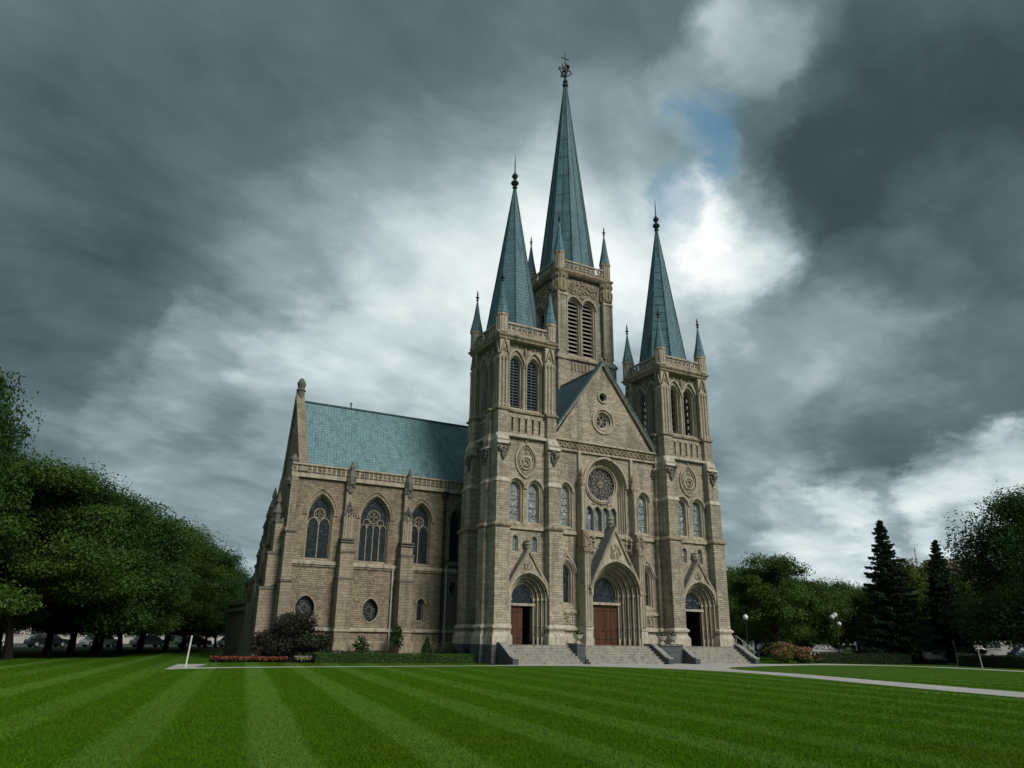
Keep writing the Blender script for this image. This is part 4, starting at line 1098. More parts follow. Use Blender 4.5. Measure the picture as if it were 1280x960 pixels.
farr = smooth([(-2, -55.6), (.8, -46.6), (4.6, -31.2), (6.6, -24.2), (8.9, -17), (9.6, -12.4), (11.2, -9.4), (14, -7.6), (19, -6.2), (24.5, -5.3), (29.5, -7.4), (30.2, -11.2), (28.6, -17.9), (26, -27)])
top = [(28, -27.6), (30.2, -18.1), (32, -11), (31.3, -6.4), (28.4, -2.2), (24.5, -2.9), (21.8, -2.4), (21.6, .8), (-.4, .8), (-.8, -2.5), (-3, -3.0), (-8, -3.1), (-17.5, -3.5), (-19.9, -3.7), (-18.6, 1.0), (-20.1, 1.4)]
sheet('path', near+farr+top, .012, 'paving')
sheet('road', [(-120, 62), (-60, 40), (-24, 62), (10, 74), (40, 82), (40, 98), (-20, 86), (-120, 90)], -.015, 'asphalt')
sheet('road', [(38, 34), (48, 26), (62, 14), (90, 0), (140, -30), (150, -12), (95, 18), (60, 42), (42, 52)], -.012, 'asphalt')
# soil under the beds by the wall
sheet('garden_bed', smooth([(-13.8, 3.0), (-11.6, 2.7), (-6, 2.5), (-1.3, 1.6), (-1.1, 7.6), (-13.4, 7.6), (-17.2, 7.2), (-17.4, 5.6), (-14.6, 4.6)]), .008, 'mulch')

# ------------------------------------------------------------------ steps
def flight(x0, x1, label, left=True, right=True):
    r = empty('entrance_steps', ((x0+x1)/2, -.3, 0)); tag(r, label, 'steps', 'flights of steps up to the church doors')
    hw = (x1-x0)/2; mb = MB(); n = 7
    prof = [(2.6, -.1)]
    prof = [(1.0, -.2), (1.0, GZ+.0)]; y = 0
    prof.append((0, GZ))
    for k in range(n):
        z = GZ*(n-k)/n; zn = GZ*(n-k-1)/n
        prof += [(y-.02, z), (y-.02, z-.045), (y, z-.05), (y, zn)] if zn > 0 else [(y-.02, z), (y-.02, z-.045), (y, z-.05), (y, -.2)]
        y -= .27
        if zn > 0: prof.append((y+.0, zn))
    P = []; [P.append(p) for p in prof if not P or (abs(P[-1][0]-p[0])+abs(P[-1][1]-p[1])) > 1e-4]
    A = [(-hw, y_, z_) for y_, z_ in P]; B = [(hw, y_, z_) for y_, z_ in P]
    mb.quads(A, B, 0); mb.poly(A, 0); mb.poly(B, 0)
    mb.build('steps', mats('step_stone'), r)
    for s, on in ((-1, left), (1, right)):
        if not on: continue
        c = MB(); X0 = s*hw; X1 = s*(hw+.42); a, b = min(X0, X1), max(X0, X1)
        pr = [(.9, -.2), (.9, 1.3), (-.1, 1.3), (-.35, 1.22), (-1.75, .42), (-2.05, .36), (-2.05, -.2)]
        c.loft([[(a+.002, y_, z_) for y_, z_ in pr], [(b, y_, z_) for y_, z_ in pr]], 0)
        cp = [(.9, 1.304), (-.1, 1.304), (-.35, 1.224), (-1.75, .424), (-2.09, .364)]
        cl = [(y_, z_) for y_, z_ in cp]+[(y_, z_+.09) for y_, z_ in cp[::-1]]
        c.loft([[(a-.04, y_, z_) for y_, z_ in cl], [(b+.04, y_, z_) for y_, z_ in cl]], 1)
        c.build('cheek_wall', mats('granite', 'kerb'), r)
    return r
def rail(par, x):
    h = MB(); h.tube([(x, .2, 2.05), (x, -.15, 2.05), (x, -1.9, .98), (x, -2.1, .8)], [.028]*4, 6, 0)
    for y_, z0, z1 in ((-.1, GZ, 2.03), (-1.0, .6, 1.52), (-1.85, 0, 1.0)): h.tube([(x, y_, z0), (x, y_, z1)], [.022]*2, 6, 0)
    h.build('handrail', mats('weathered_cap'), par)
f1 = flight(-.15, 5.1, 'grey stone steps below the narrow door of the left tower', True, False)
f2 = flight(5.8, 12.3, 'widest grey stone steps, leading to the broad double red door', False, True)
f3 = flight(15.3, 20.9, 'grey stone steps below the open dark door of the right tower')
rail(f3, 2.9)
for x0, x1 in ((5.10, 5.80), (12.72, 14.88)):
    b = MB(); b.box(x0+.004, x1-.004, -1.0 if x0 > 9 else -1.3, 1.3, -.2, 1.24, 0); b.box(x0-.0, x1, -1.05 if x0 > 9 else -1.35, 1.0, 1.244, 1.36, 1)
    tag(b.build('plinth_block', mats('granite', 'dark_stone')), 'dark granite block between the %s flights of steps' % ('left and middle' if x0 < 9 else 'middle and right'), 'stone block', 'granite blocks between the steps')
def urn(x, y, z, s_, label, fl):
    r = empty('planter', (x, y, z)); tag(r, label, 'planter', 'planters beside the steps')
    m_ = MB(); m_.lathe(0, 0, [(.30*s_, 0), (.30*s_, .08*s_), (.13*s_, .16*s_), (.12*s_, .26*s_), (.34*s_, .42*s_), (.42*s_, .62*s_), (.47*s_, .66*s_), (.47*s_, .72*s_)], 12, 0)
    m_.build('bowl', mats('weathered_cap'), r)
    leafball('foliage', 0, 0, .85*s_, (.5*s_, .5*s_, .32*s_), 420, .10, 'hedge_dark', r, 3, top=(fl, .4))
    return r

# ------------------------------------------------------------------ plants
def leafmesh(name, cen, nrm, size, mats_, midx=None, parent=None, aspect=1.0):
    """one leaf-sized quad for each centre"""
    n = len(cen); rg = np.random.default_rng(n)
    nrm = nrm/np.linalg.norm(nrm, axis=1, keepdims=True)
    ref = rg.normal(size=(n, 3)); a = np.cross(nrm, ref); a /= np.linalg.norm(a, axis=1, keepdims=True)
    b = np.cross(nrm, a); sz = size*(.6+.8*rg.random((n, 1))); sa, sb = sz*.5*aspect, sz*.5
    V = np.empty((n, 4, 3)); V[:, 0] = cen-a*sa; V[:, 1] = cen-b*sb*.7; V[:, 2] = cen+a*sa; V[:, 3] = cen+b*sb*.7
    me = bpy.data.meshes.new(name); me.vertices.add(n*4); me.vertices.foreach_set('co', V.reshape(-1))
    me.loops.add(n*4); me.loops.foreach_set('vertex_index', np.arange(n*4, dtype=np.int32))
    me.polygons.add(n); me.polygons.foreach_set('loop_start', np.arange(0, n*4, 4, dtype=np.int32))
    for x in mats_: me.materials.append(x)
    if midx is not None: me.polygons.foreach_set('material_index', midx.astype(np.int32))
    me.update(calc_edges=True)
    o = bpy.data.objects.new(name, me); COL.objects.link(o)
    if parent: o.parent = parent
    return o
def leafball(name, x, y, z, rad, n, size, mat, parent, seed=1, top=None, clumps=10, shell=.5):
    rg = np.random.default_rng(seed); R = np.array(rad)
    c = rg.normal(size=(clumps, 3)); c /= np.linalg.norm(c, axis=1, keepdims=True); c *= .62*rg.random((clumps, 1))**.4
    k = rg.integers(0, clumps, n); d = rg.normal(size=(n, 3)); d /= np.linalg.norm(d, axis=1, keepdims=True)
    p = c[k]+d*(.42*(shell+(1-shell)*rg.random((n, 1))))
    p = p*R+np.array([x, y, z]); p[:, 2] = np.maximum(p[:, 2], .03)
    nr = d+rg.normal(size=(n, 3))*.7
    ml = mats(mat); mi = None
    if top: ml = mats(mat, top[0]); mi = ((rg.random(n) < top[1]) & (d[:, 2] > -.2))
    return leafmesh(name, p, nr, size, ml, mi, parent)

def broad_proto(seed, H, R, base, n, leaf, mat, clumps=46, flat=.42, open_=1.0):
    rnd = random.Random(seed); rg = np.random.default_rng(seed)
    r = empty('tree'); tb = MB()
    lean = (rnd.uniform(-.4, .4), rnd.uniform(-.4, .4))
    trunk = [(0, 0, -.2), (lean[0]*.3, lean[1]*.3, base*.6), (lean[0]*.7, lean[1]*.7, base*1.2), (lean[0], lean[1], H*.5), (lean[0]*1.6, lean[1]*1.6, H*.78)]
    tr = H*.019
    tb.tube(trunk, [tr*1.5, tr, tr*.85, tr*.55, tr*.22], 9, 0)
    C_ = []
    for k in range(clumps):
        a = rnd.uniform(0, 2*pi); h = rnd.uniform(0, 1)**.8
        env = sqrt(max(0.02, 1-(abs(h-.38)/.66)**2.2))
        rr = R*env*rnd.uniform(.35, 1.0)**.6
        c = Vector((rr*cos(a)+lean[0], rr*sin(a)+lean[1], max(base+.7, base+(H-base)*h*.97-.08*rr)))
        s = rnd.uniform(.75, 1.25)*R*.24*open_
        C_.append((c, s))
        if k % 2 == 0:
            z0 = base*.9+(c.z-base)*rnd.uniform(.15, .45); p0 = Vector((lean[0]*.8, lean[1]*.8, max(base*.8, z0-.8)))
            mid = p0.lerp(c, .5)+Vector((0, 0, rnd.uniform(.1, .5)))
            tb.tube([p0, mid, c], [tr*.38, tr*.22, tr*.07], 5, 0)
    tb.build('trunk', mats('bark'), r)
    per = n//clumps; P = []; N = []
    for c, s in C_:
        d = rg.normal(size=(per, 3)); d /= np.linalg.norm(d, axis=1, keepdims=True)
        rad = .25+.95*rg.random((per, 1))**.7
        w_ = 1+.35*np.sin(d[:, :1]*5+c.x)*np.cos(d[:, 1:2]*4+c.y)
        P.append(np.array(c)+d*rad*w_*np.array([s*1.35, s*1.35, s*1.35*flat])); N.append(d*np.array([.5, .5, 1])+rg.normal(size=(per, 3))*.55+np.array([0, 0, .5]))
    P = np.concatenate(P); N = np.concatenate(N)
    leafmesh('crown', P, N, leaf, mats(mat), None, r, 1.25)
    return r
def spruce_proto(seed, H, R, n):
    rnd = random.Random(seed); rg = np.random.default_rng(seed); r = empty('spruce')
    tb = MB(); tb.tube([(0, 0, -.2), (0, 0, H*.5), (0, 0, H)], [H*.022, H*.012, .02], 8, 0)
    P = []; N = []; nbr = 270
    for k in range(nbr):
        q = ((k+.5)/nbr)**1.25; z = H*(.07+.915*q)+rnd.uniform(-.12, .12); f = max(.004, 1-z/H)
        a = k*2.39996+rnd.uniform(-.3, .3); L = R*(f**.85)+.10; l = L*rnd.uniform(.60, 1.12); droop = .10+.50*f+rnd.uniform(-.10, .10)
        e = Vector((cos(a), sin(a), 0)); pt = lambda t: Vector((0, 0, z))+e*l*t+Vector((0, 0, -droop*l*t*(1-.5*t)+.10*l*t*t))
        tb.tube([pt(0), pt(.5), pt(1)], [.03+.02*f, .02, .006], 4, 0)
        m = int(40+520*l/R); t = rg.random(m)**.75
        side = rg.normal(size=m)*(.15*l*(1.12-t)+.04)
        px = np.outer(t*l, [e.x, e.y, 0])+np.outer(side, [-e.y, e.x, 0])
        px[:, 2] = z-droop*l*t*(1-.5*t)+.10*l*t*t-np.abs(rg.normal(size=m))*(.05+.09*f)-np.abs(side)*.30; P.append(px); N.append(np.tile([0, 0, 1.], (m, 1))+rg.normal(size=(m, 3))*.6)
    tb.build('trunk', mats('bark'), r)
    P = np.concatenate(P); N = np.concatenate(N)
    leafmesh('crown', P, N, .15, mats('needle'), None, r, 1.9)
    return r
def place(proto, used, x, y, sc, rz, label, cat, group, name=None, sz=None):
    o = proto if not used.get(proto.name_full) else copy_tree(proto)
    used[proto.name_full] = 1
    o.location = (x, y, 0); o.rotation_euler = (0, 0, rz); o.scale = (sc, sc, sz or sc)
    if name: o.name = name
    tag(o, label, cat, group); return o
USED = {}
A_ = broad_proto(3, 13, 7.0, 2.2, 110000, .17, 'leaf_dark', 60, .40)
B_ = broad_proto(8, 13, 6.6, 2.1, 110000, .16, 'leaf_mid', 56, .38)
C__ = broad_proto(14, 13, 6.2, 2.2, 90000, .18, 'leaf_dark', 52, .45)
D_ = broad_proto(21, 9, 3.9, 1.8, 50000, .15, 'leaf_mid', 44, .5)
F_ = broad_proto(44, 13, 6.8, 1.9, 110000, .17, 'leaf_dark', 84, .55)
E_ = broad_proto(33, 9, 4.6, 2.6, 46000, .19, 'leaf_mid', 36, .7)
Y_ = broad_proto(35, 9, 4.0, 1.2, 30000, .2, 'leaf_yellow', 30, .7)
LT = 'trees in the grove left of the church'; RT = 'trees across the lawn right of the church'
left = [(A_, -35.9, 7.6, .85, 3.3, 'tallest broad tree, cut off by the left edge, its branch tips against sky'),
        (B_, -28.8, 11.1, .92, 1.4, 'broad green tree nearest the left end of the trunk row'),
        (C__, -26.8, 14.6, .88, 2.2, 'leafy tree just right of the leftmost trunk in the grove'),
        (A_, -25.4, 18.6, .92, 3.9, 'broad dark tree whose flat top rises above the left grove'),
        (B_, -23.8, 22.4, .84, 5.0, 'layered green tree in the middle of the left grove'),
        (C__, -21.8, 25.8, .80, .9, 'dark tree behind the pale post at the path corner'),
        (B_, -19.9, 31.4, .88, 2.9, 'green tree sloping down toward the church side of the grove'),
        (A_, -17.0, 38.5, .88, 4.4, 'dark round tree right of the middle of the left grove'),
        (C__, -14.5, 46.0, .78, 1.9, 'distant dark tree third from the church end of the grove'),
        (B_, -11.0, 55.0, .74, 3.3, 'distant tree second from the church end of the grove'),
        (C__, -8.0, 66.0, .66, .1, 'small far tree just left of the church annex'),
        (C__, -37, 12.5, 1.1, .5, 'dark tree behind the tallest left edge tree'), (A_, -34, 24, 1.1, 5.5, 'shaded tree in the second row of the left grove')]
left += [(B_, -33, 20, .95, .7, 'shaded tree seen between the first two trunks of the grove'), (C__, -30.5, 28, .95, 2.7, 'shaded second row tree behind the middle of the grove'), (A_, -27, 36, .78, 1.0, 'second row tree behind the church side half of the grove'),
         (B_, -22.5, 44, .76, 2.0, 'far second row tree whose thin trunk stands near the white cars'), (C__, -18, 54, .7, 3.0, 'farthest second row tree left of the church annex')]
for p, x, y, sc, rz, lb in left: place(p, USED, x, y, sc, rz, lb, 'tree', LT, sz=1.34 if lb.startswith('tallest') else None)
place(D_, USED, 32.4, 5.8, 1.03, .7, 'open crowned green tree behind the flowering bush right of the church', 'tree', RT)
place(F_, USED, 46.6, -12.6, 1.10, 2.4, 'massive dark broad tree at the right edge of the lawn', 'tree', RT)
place(F_, USED, 54.5, -18.5, 1.15, 4.4, 'green broad tree behind the massive one at the right edge', 'tree', RT)
back = [(41, 19, 1.05, 'far leafy tree first right of the tower'), (46.9, 14.9, .92, 'low tree behind the open crowned one'), (52, 23, 1.0, 'round far tree left of the twin globe lamp'),
        (58.1, 20.1, .95, 'round far tree behind the twin globe lamp'), (60, 13, .9, 'leafy tree just left of the taller spruce'), (69.3, 25.3, 1.0, 'far tree peeping over between lamp and spruce'),
        (63, 8, .95, 'leafy tree behind the taller spruce'), (76, 12, 1.0, 'far tree between the two spruces'), (66, 0, 1.05, 'leafy tree behind the smaller spruce'),
        (74, -8, 1.1, 'far tree right of the smaller spruce'), (60, -14, 1.1, 'far tree seen under the massive right crown'), (85, -2, 1.2, 'distant tree between spruce and massive tree'), (50, 30, .9, 'low far tree under the grey block'),
        (33, 16, .55, 'small low tree close behind the right tower'), (37, 13, .7, 'low dark tree left of the open crowned tree')]
for i, (x, y, sc, lb) in enumerate(back): place(E_, USED, x, y, sc, i*1.7, lb, 'tree', RT)
place(Y_, USED, 68.5, 14.5, 1.28, .4, 'yellow green tree glowing between the two spruces', 'tree', RT)
place(Y_, USED, -3.5, 44, .7, 1.4, 'small yellow leaved tree beside the church annex', 'tree', LT)
S1 = spruce_proto(5, 12.8, 4.0, 0)
place(S1, USED, 39.3, -1.6, 1.0, 0, 'tall dark spruce with tiered branches, the larger of the two', 'spruce', 'spruces right of the church')
S2 = spruce_proto(9, 12.0, 3.4, 0)
place(S2, USED, 51.4, .9, 1.0, 1, 'slimmer dark spruce nearer the right edge of the photo', 'spruce', 'spruces right of the church')

# hedges
def hedge(name, pts, w_, h, mat, label, n=260, leaf=.07, seed=2):
    r = empty(name, (pts[0][0], pts[0][1], 0)); tag(r, label, 'hedge', 'clipped hedges')
    rg = np.random.default_rng(seed); P = []; N = []; core = MB(); ox, oy = pts[0]
    for (x0, y0), (x1, y1) in zip(pts[:-1], pts[1:]):
        d = Vector((x1-x0, y1-y0)); L = d.length; d /= L; nn = Vector((-d.y, d.x)); k = int(L*n*(2*h+w_))
        s = rg.random(k)*L; f = rg.random(k)*(2*h+w_)
        u = np.where(f < h, 0, np.where(f < h+w_, f-h, w_)); z = np.where(f < h, f, np.where(f < h+w_, h, 2*h+w_-f))
        z = z+.035*np.sin(s*1.3+seed)*(z > h*.5)+rg.normal(size=k)*.02; u = u+rg.normal(size=k)*.035
        P.append(np.stack([x0-ox+d.x*s+nn.x*u, y0-oy+d.y*s+nn.y*u, z+.02], 1))
        nv = np.where((f < h)[:, None], [[-nn.x, -nn.y, .2]], np.where((f < h+w_)[:, None], [[0, 0, 1.]], [[nn.x, nn.y, .2]]))
        N.append(nv+rg.normal(size=(k, 3))*.6)
        q = [(x0-ox+d.x*a+nn.x*b, y0-oy+d.y*a+nn.y*b) for a, b in ((.05, .05), (L-.05, .05), (L-.05, w_-.05), (.05, w_-.05))]
        core.loft([[(a, b, 0) for a, b in q], [(a, b, h-.05) for a, b in q]], 0)
    core.build('inner_growth', mats('hedge_dark'), r)
    leafmesh('leaves', np.concatenate(P), np.concatenate(N), leaf, mats(mat), None, r)
    return r
hedge('hedge', [(-12.0, 2.6), (-9.0, 2.35), (-5.0, 2.0), (-.95, 1.2)], 1.1, .55, 'hedge_leaf', 'long low bright green clipped hedge in front of the side wing', 420)
hedge('hedge', [(-12.2, 4.8), (-9.6, 4.6), (-6.5, 4.5)], .7, .62, 'hedge_dark', 'short dark green hedge tucked behind the long bright one', 420, seed=5)
hedge('hedge', [(29.6, -1.2), (36.8, -4.6)], 1.0, .80, 'hedge_dark', 'dark clipped hedge in front of the taller spruce', 320, .09, 7)
hedge('hedge', [(36.2, -9.0), (35.6, -14.0), (34.6, -20.0)], -1.0, .85, 'hedge_dark', 'dark clipped hedge at the right edge under the massive tree', 1, .09, 8) if False else hedge('hedge', [(36.4, -8.8), (35.4, -14.5), (34.4, -20.5)], 1.0, .85, 'hedge_dark', 'dark clipped hedge at the right edge under the massive tree', 320, .09, 8)

def shrub(name, x, y, parts, label, cat, group=None, stem=.5):
    r = empty(name, (x, y, 0)); tag(r, label, cat, group)
    for i, (dx, dy, z, rad, n, size, mat, top) in enumerate(parts): leafball('foliage' if i == 0 else 'foliage_clump', dx, dy, z, rad, n, size, mat, r, i+int(abs(x)*7), top, 16)
    m_ = MB()
    for k in range(5): t = k*1.26; m_.tube([(0.05*cos(t), .05*sin(t), -.05), (stem*.5*cos(t), stem*.5*sin(t), stem), (stem*cos(t), stem*sin(t), stem*2)], [.04, .03, .012], 5, 0)
    m_.build('stems', mats('bark'), r)
    return r
shrub('purple_shrub', -13.0, 5.2, [(0, 0, 1.75, (2.3, 1.6, 1.75), 9000, .14, 'smoke_leaf', None), (-1.2, .1, 1.0, (1.7, 1.2, 1.1), 4500, .14, 'smoke_leaf', None), (1.4, 0, 1.1, (1.7, 1.2, 1.2), 4500, .14, 'smoke_leaf', ('leaf_dark', .25))], 'big dark purplish round shrub against the far end of the side wing', 'shrub', None, .8)
shrub('flowering_bush', 26.4, -.6, [(0, 0, .85, (2.3, 2.0, 1.05), 9000, .13, 'leaf_mid', ('flower_pink', .35)), (-1.3, -.7, .6, (1.2, 1.0, .8), 3000, .13, 'leaf_mid', ('flower_red', .5)), (1.3, -.4, .6, (1.3, 1.2, .8), 3500, .13, 'leaf_mid', ('flower_pink', .6))], 'wide bush of pink and red blossom beside the right flight of steps', 'bush')
shrub('flower_shrub', 28.8, -1.6, [(0, 0, .35, (.8, .6, .45), 1100, .11, 'leaf_dark', ('flower_red', .3))], 'small dark red flowered shrub right of the wide pink bush', 'shrub')
shrub('round_shrub', -2.2, 4.6, [(0, 0, .5, (1.0, .8, .62), 3000, .10, 'hedge_dark', None)], 'round dark green shrub at the foot of the left tower corner', 'shrub', 'small shrubs by the wing wall')
shrub('round_shrub', -.9, 4.6 - .9, [(0, 0, .45, (.6, .6, .55), 1800, .10, 'hedge_dark', None)], 'smallest dark rounded shrub touching the left tower base', 'shrub', 'small shrubs by the wing wall')
def conifer(x, y, h, label):
    r = empty('conical_shrub', (x, y, 0)); tag(r, label, 'shrub', 'small shrubs by the wing wall'); rg = np.random.default_rng(4); n = 3200
    t = rg.random(n)**.7; a = rg.random(n)*2*pi; rr = (1-t)*.42*h*(.7+.3*rg.random(n))+.02
    P = np.stack([rr*np.cos(a), rr*np.sin(a), .05+t*h], 1); N = np.stack([np.cos(a), np.sin(a), .6+0*a], 1)+rg.normal(size=(n, 3))*.5
    leafmesh('foliage', P, N, .09, mats('hedge_dark'), None, r); m_ = MB(); m_.tube([(0, 0, -.05), (0, 0, h*.7)], [.05, .02], 6); m_.build('stem', mats('bark'), r)
conifer(-3.6, 4.6, 1.6, 'small cone shaped evergreen between hedge and side wing wall')
def tallplant(x, y, h, flower, label, sc=1, cnt=700):
    r = empty('tall_plant', (x, y, 0)); tag(r, label, 'plant', 'tall plants by the wing buttresses'); rnd = random.Random(int(h*100)); m_ = MB()
    for k in range(7):
        t = rnd.uniform(0, 6.28); e = (cos(t)*.45*sc, sin(t)*.3*sc); m_.tube([(0, 0, -.05), (e[0]*.4, e[1]*.4, h*.5), (e[0], e[1], h*rnd.uniform(.7, 1))], [.03, .022, .01], 5)
    m_.build('stems', mats('bark'), r)
    leafball('foliage', 0, 0, h*.62, (.75*sc, .5*sc, h*.48), cnt, .17, 'leaf_dark', r, 5, (flower, .35), 12)
tallplant(-8.0, 5.6, 1.9, 'flower_pale', 'tall pale flecked plant between two wing buttresses', 1.0, 620)
tallplant(-5.3, 5.9, 3.0, 'leaf_yellow', 'taller yellow green plant climbing the right wing buttress', .8, 420)
def bed(x, y, lx, ly, rz, mat, label, h=.25, n=5200):
    rg = np.random.default_rng(7); P = np.stack([(rg.random(n)-.5)*lx, (rg.random(n)-.5)*ly, .03+rg.random(n)*h], 1)
    o = leafmesh('flower_bed', P, np.tile([0, 0, 1.], (n, 1))+rg.normal(size=(n, 3))*.6, .11, mats('hedge_dark', mat), (P[:, 2] > h*.45), None)
    o.location = (x, y, 0); o.rotation_euler = (0, 0, rz); tag(o, label, 'flower bed', 'flower beds by the wing')
bed(-15.6, 4.7, 4.6, 1.2, .0, 'flower_red', 'long dull red flower bed left of the purple shrub', .30)
bed(-11.9, 3.9, 2.0, .8, .0, 'flower_pale', 'small bed of pale flowers between purple shrub and hedge', .35, 1500)
urn(5.45, -.9, 1.36, .8, 'pale stone planter on the block between left and middle steps', 'flower_pale')
urn(13.3, -.5, 1.36, .8, 'pale stone planter on the left of the wide dark block', 'flower_pale')
urn(14.3, -.5, 1.36, .8, 'pale stone planter next to the right flight of steps', 'flower_pale')

# ------------------------------------------------------------------ lamps, posts, bench, cars, far buildings
def lamp(x, y, h, heads, label):
    r = empty('street_lamp', (x, y, 0)); tag(r, label, 'street lamp', 'street lamps in the park'); m_ = MB()
    m_.lathe(0, 0, [(.16, 0), (.16, .12), (.10, .2), (.10, .5), (.06, .6), (.05, h-.35), (.08, h-.3), (.04, h-.1)], 8, 0)
    m_.build('post', mats('iron'), r)
    for dx, dz in heads:
        if dx: a = MB(); a.tube([(0, 0, h-.6), (dx*.6, 0, h-.55), (dx, 0, h+dz-.25)], [.03]*3, 6, 0); a.build('arm', mats('iron'), r)
        g = MB(); g.lathe(dx, 0, [(.09, h+dz-.24), (.2, h+dz-.14), (.25, h+dz), (.2, h+dz+.15), (.08, h+dz+.24)], 12, 0); g.build('globe', mats('globe_glass'), r, True)
        c = MB(); c.lathe(dx, 0, [(.12, h+dz-.28), (.12, h+dz-.22)], 8, 0); c.build('collar', mats('iron'), r); c = MB(); c.lathe(dx, 0, [(.1, h+dz+.23), (.02, h+dz+.34)], 8, 0); c.build('lamp_cap', mats('iron'), r)
lamp(26.9, 4.2, 3.7, [(0, 0)], 'dark post lamp with one pale round globe beside the right tower')
lamp(41.8, 6.6, 4.2, [(-.45, -.1), (.45, -.75), (0, .1)], 'park lamp with a cluster of white globes left of the taller spruce')
def post(x, y, h, lean, r_, mat, label):
    m_ = MB(); m_.lathe(0, 0, [(r_, -.1), (r_, h-.03), (r_*.6, h)], 8, 0); o = m_.build('marker_post', mats(mat), None)
    o.location = (x, y, 0); o.rotation_euler = (0, lean, radians(-29)); tag(o, label, 'post', 'slim marker posts')
post(-20.4, -4.1, 1.55, radians(4), .042, 'white_paint', 'slim white post leaning at the left corner of the path')
post(29.8, -14.6, 1.5, radians(-5), .045, 'louvre_board', 'slim grey post leaning before the hedge at the right edge')
post(47.0, -2.4, 2.0, radians(-10), .07, 'louvre_board', 'pale bare stake leaning left of the massive right tree')
def bench(x, y, rz):
    r = empty('park_bench', (x, y, 0), rz); tag(r, 'grey slatted park bench between the two dark hedges', 'bench')
    s_ = MB()
    for k in range(4): s_.box(-.9, .9, -.25+.13*k, -.15+.13*k, .43, .46, 0)
    s_.build('seat', mats('louvre_board'), r); b = MB()
    for k in range(4): b.box(-.9, .9, .28+.02*k, .31+.02*k, .52+.12*k, .61+.12*k, 0)
    b.build('backrest', mats('louvre_board'), r)
    for sx in (-.75, .75):
        l = MB(); l.box(sx-.03, sx+.03, -.25, -.19, 0, .43, 0); l.box(sx-.03, sx+.03, .24, .3, 0, .95, 0); l.box(sx-.028, sx+.028, -.19, .24, .38, .43, 0); l.build('leg', mats('iron'), r)
bench(39.5, -5.0, radians(-30))
def bin_(x, y):
    r = empty('litter_bin', (x, y, 0)); tag(r, 'grey round litter bin standing right of the park bench', 'litter bin')
    m_ = MB(); m_.lathe(0, 0, [(.24, 0), (.27, .1), (.27, .8), (.30, .82), (.30, .88)], 12, 0); m_.build('body', mats('louvre_board'), r)
    l = MB(); l.lathe(0, 0, [(.12, .88), (.29, .92), (.25, 1.0), (.06, 1.06)], 12, 0); l.build('lid', mats('iron'), r)
bin_(40.6, -6.4)
urn(39.8, -7.4, 0, 1.3, 'pale planter with yellow green leaves left of the right edge hedge', 'leaf_yellow')

def car(x, y, rz, paint, label, group, long=1.0):
    r = empty('parked_car', (x, y, 0), rz); tag(r, label, 'car', group)
    b = MB(); L = 2.15*long
    prof = [(-L, .32), (-L-.02, .62), (-L+.1, .86), (-L+.9, .93), (-L+1.55, .97), (L-1.15, .97), (L-.15, .86), (L+.02, .66), (L, .32)]
    lo = [[(px, s*(.84-.06*(abs(px)/L)**4), pz) for px, pz in prof] for s in (-1, 1)]
    b.quads(lo[0], lo[1], 0); b.poly(lo[0], 0); b.poly(lo[1], 0)
    cab = [(-L+.35, .93), (-L+.95, 1.38), (-.1, 1.45), (.55, 1.40), (L-.95, .96)]
    c0 = [(px, -.78+.16*(pz > 1.1), pz) for px, pz in cab]; c1 = [(px, -yy, pz) for px, yy, pz in c0]
    b.quads(c0, c1, 0); b.build('body', mats(paint), r)
    g = MB(); g.poly([(px*.985, yy-.006, pz-.02) for px, yy, pz in c0], 0); g.poly([(px*.985, yy+.006, pz-.02) for px, yy, pz in c1], 0)
    g.face([(L-1.0, -.66, 1.0), (L-1.0, .66, 1.0), (.62, .56, 1.39), (.62, -.56, 1.39)], 0); g.face([(-L+.38, -.66, .98), (-L+.38, .66, .98), (-L+.9, .56, 1.37), (-L+.9, -.56, 1.37)], 0)
    g.build('windows', mats('stained_dark'), r)
    for wx in (-L+.75, L-.8):
        for s in (-1, 1):
            w_ = MB(); fr = Fr((wx, s*.80, 0), (1, 0, 0), (0, s, 0)); w_.loft([fr.L(circ(0, .33, .33, 14), -.1), fr.L(circ(0, .33, .33, 14), .06)], 0); w_.loft([fr.L(circ(0, .33, .19, 10), .04), fr.L(circ(0, .33, .19, 10), .075)], 1)
            w_.build('wheel', mats('lead_dark', 'white_paint'), r)
    for s in (-1, 1):
        h = MB(); h.box(L-.06, L+.03, s*.62-.14, s*.62+.14, .62, .76, 0); h.build('headlight', mats('globe_glass'), r)
    return r
simple('car_white', (.62, .63, .64), .25, .6, var=.05); simple('car_grey', (.22, .23, .24), .25, .6, var=.05)
simple('car_dark', (.03, .035, .045), .2, .7, var=.05); simple('car_blue', (.10, .16, .24), .2, .7, var=.05)
CG = 'cars parked along the street behind the grove'
for i, (x, y, m_, lb) in enumerate([(-44, 50, 'car_white', 'white car seen between the leftmost trunks'), (-38.5, 52.5, 'car_grey', 'grey car behind the first trunks of the grove'), (-33, 55, 'car_white', 'white car behind the second group of trunks'),
        (-27.5, 57.5, 'car_dark', 'dark car behind the middle trunks of the grove'), (-22, 60, 'car_white', 'white car behind the middle trunks of the grove'), (-16.5, 62.5, 'car_grey', 'grey car seen past the leaning white post'),
        (-11, 64.5, 'car_dark', 'dark car just left of the church annex'), (-5.5, 66.5, 'car_white', 'white car nearest the church annex'), (-1, 68.3, 'car_dark', 'dark car half hidden by the church annex')]):
    car(x, y, radians(24+(i % 3)), m_, lb, CG)
CR = 'cars parked along the street beyond the right lawn'
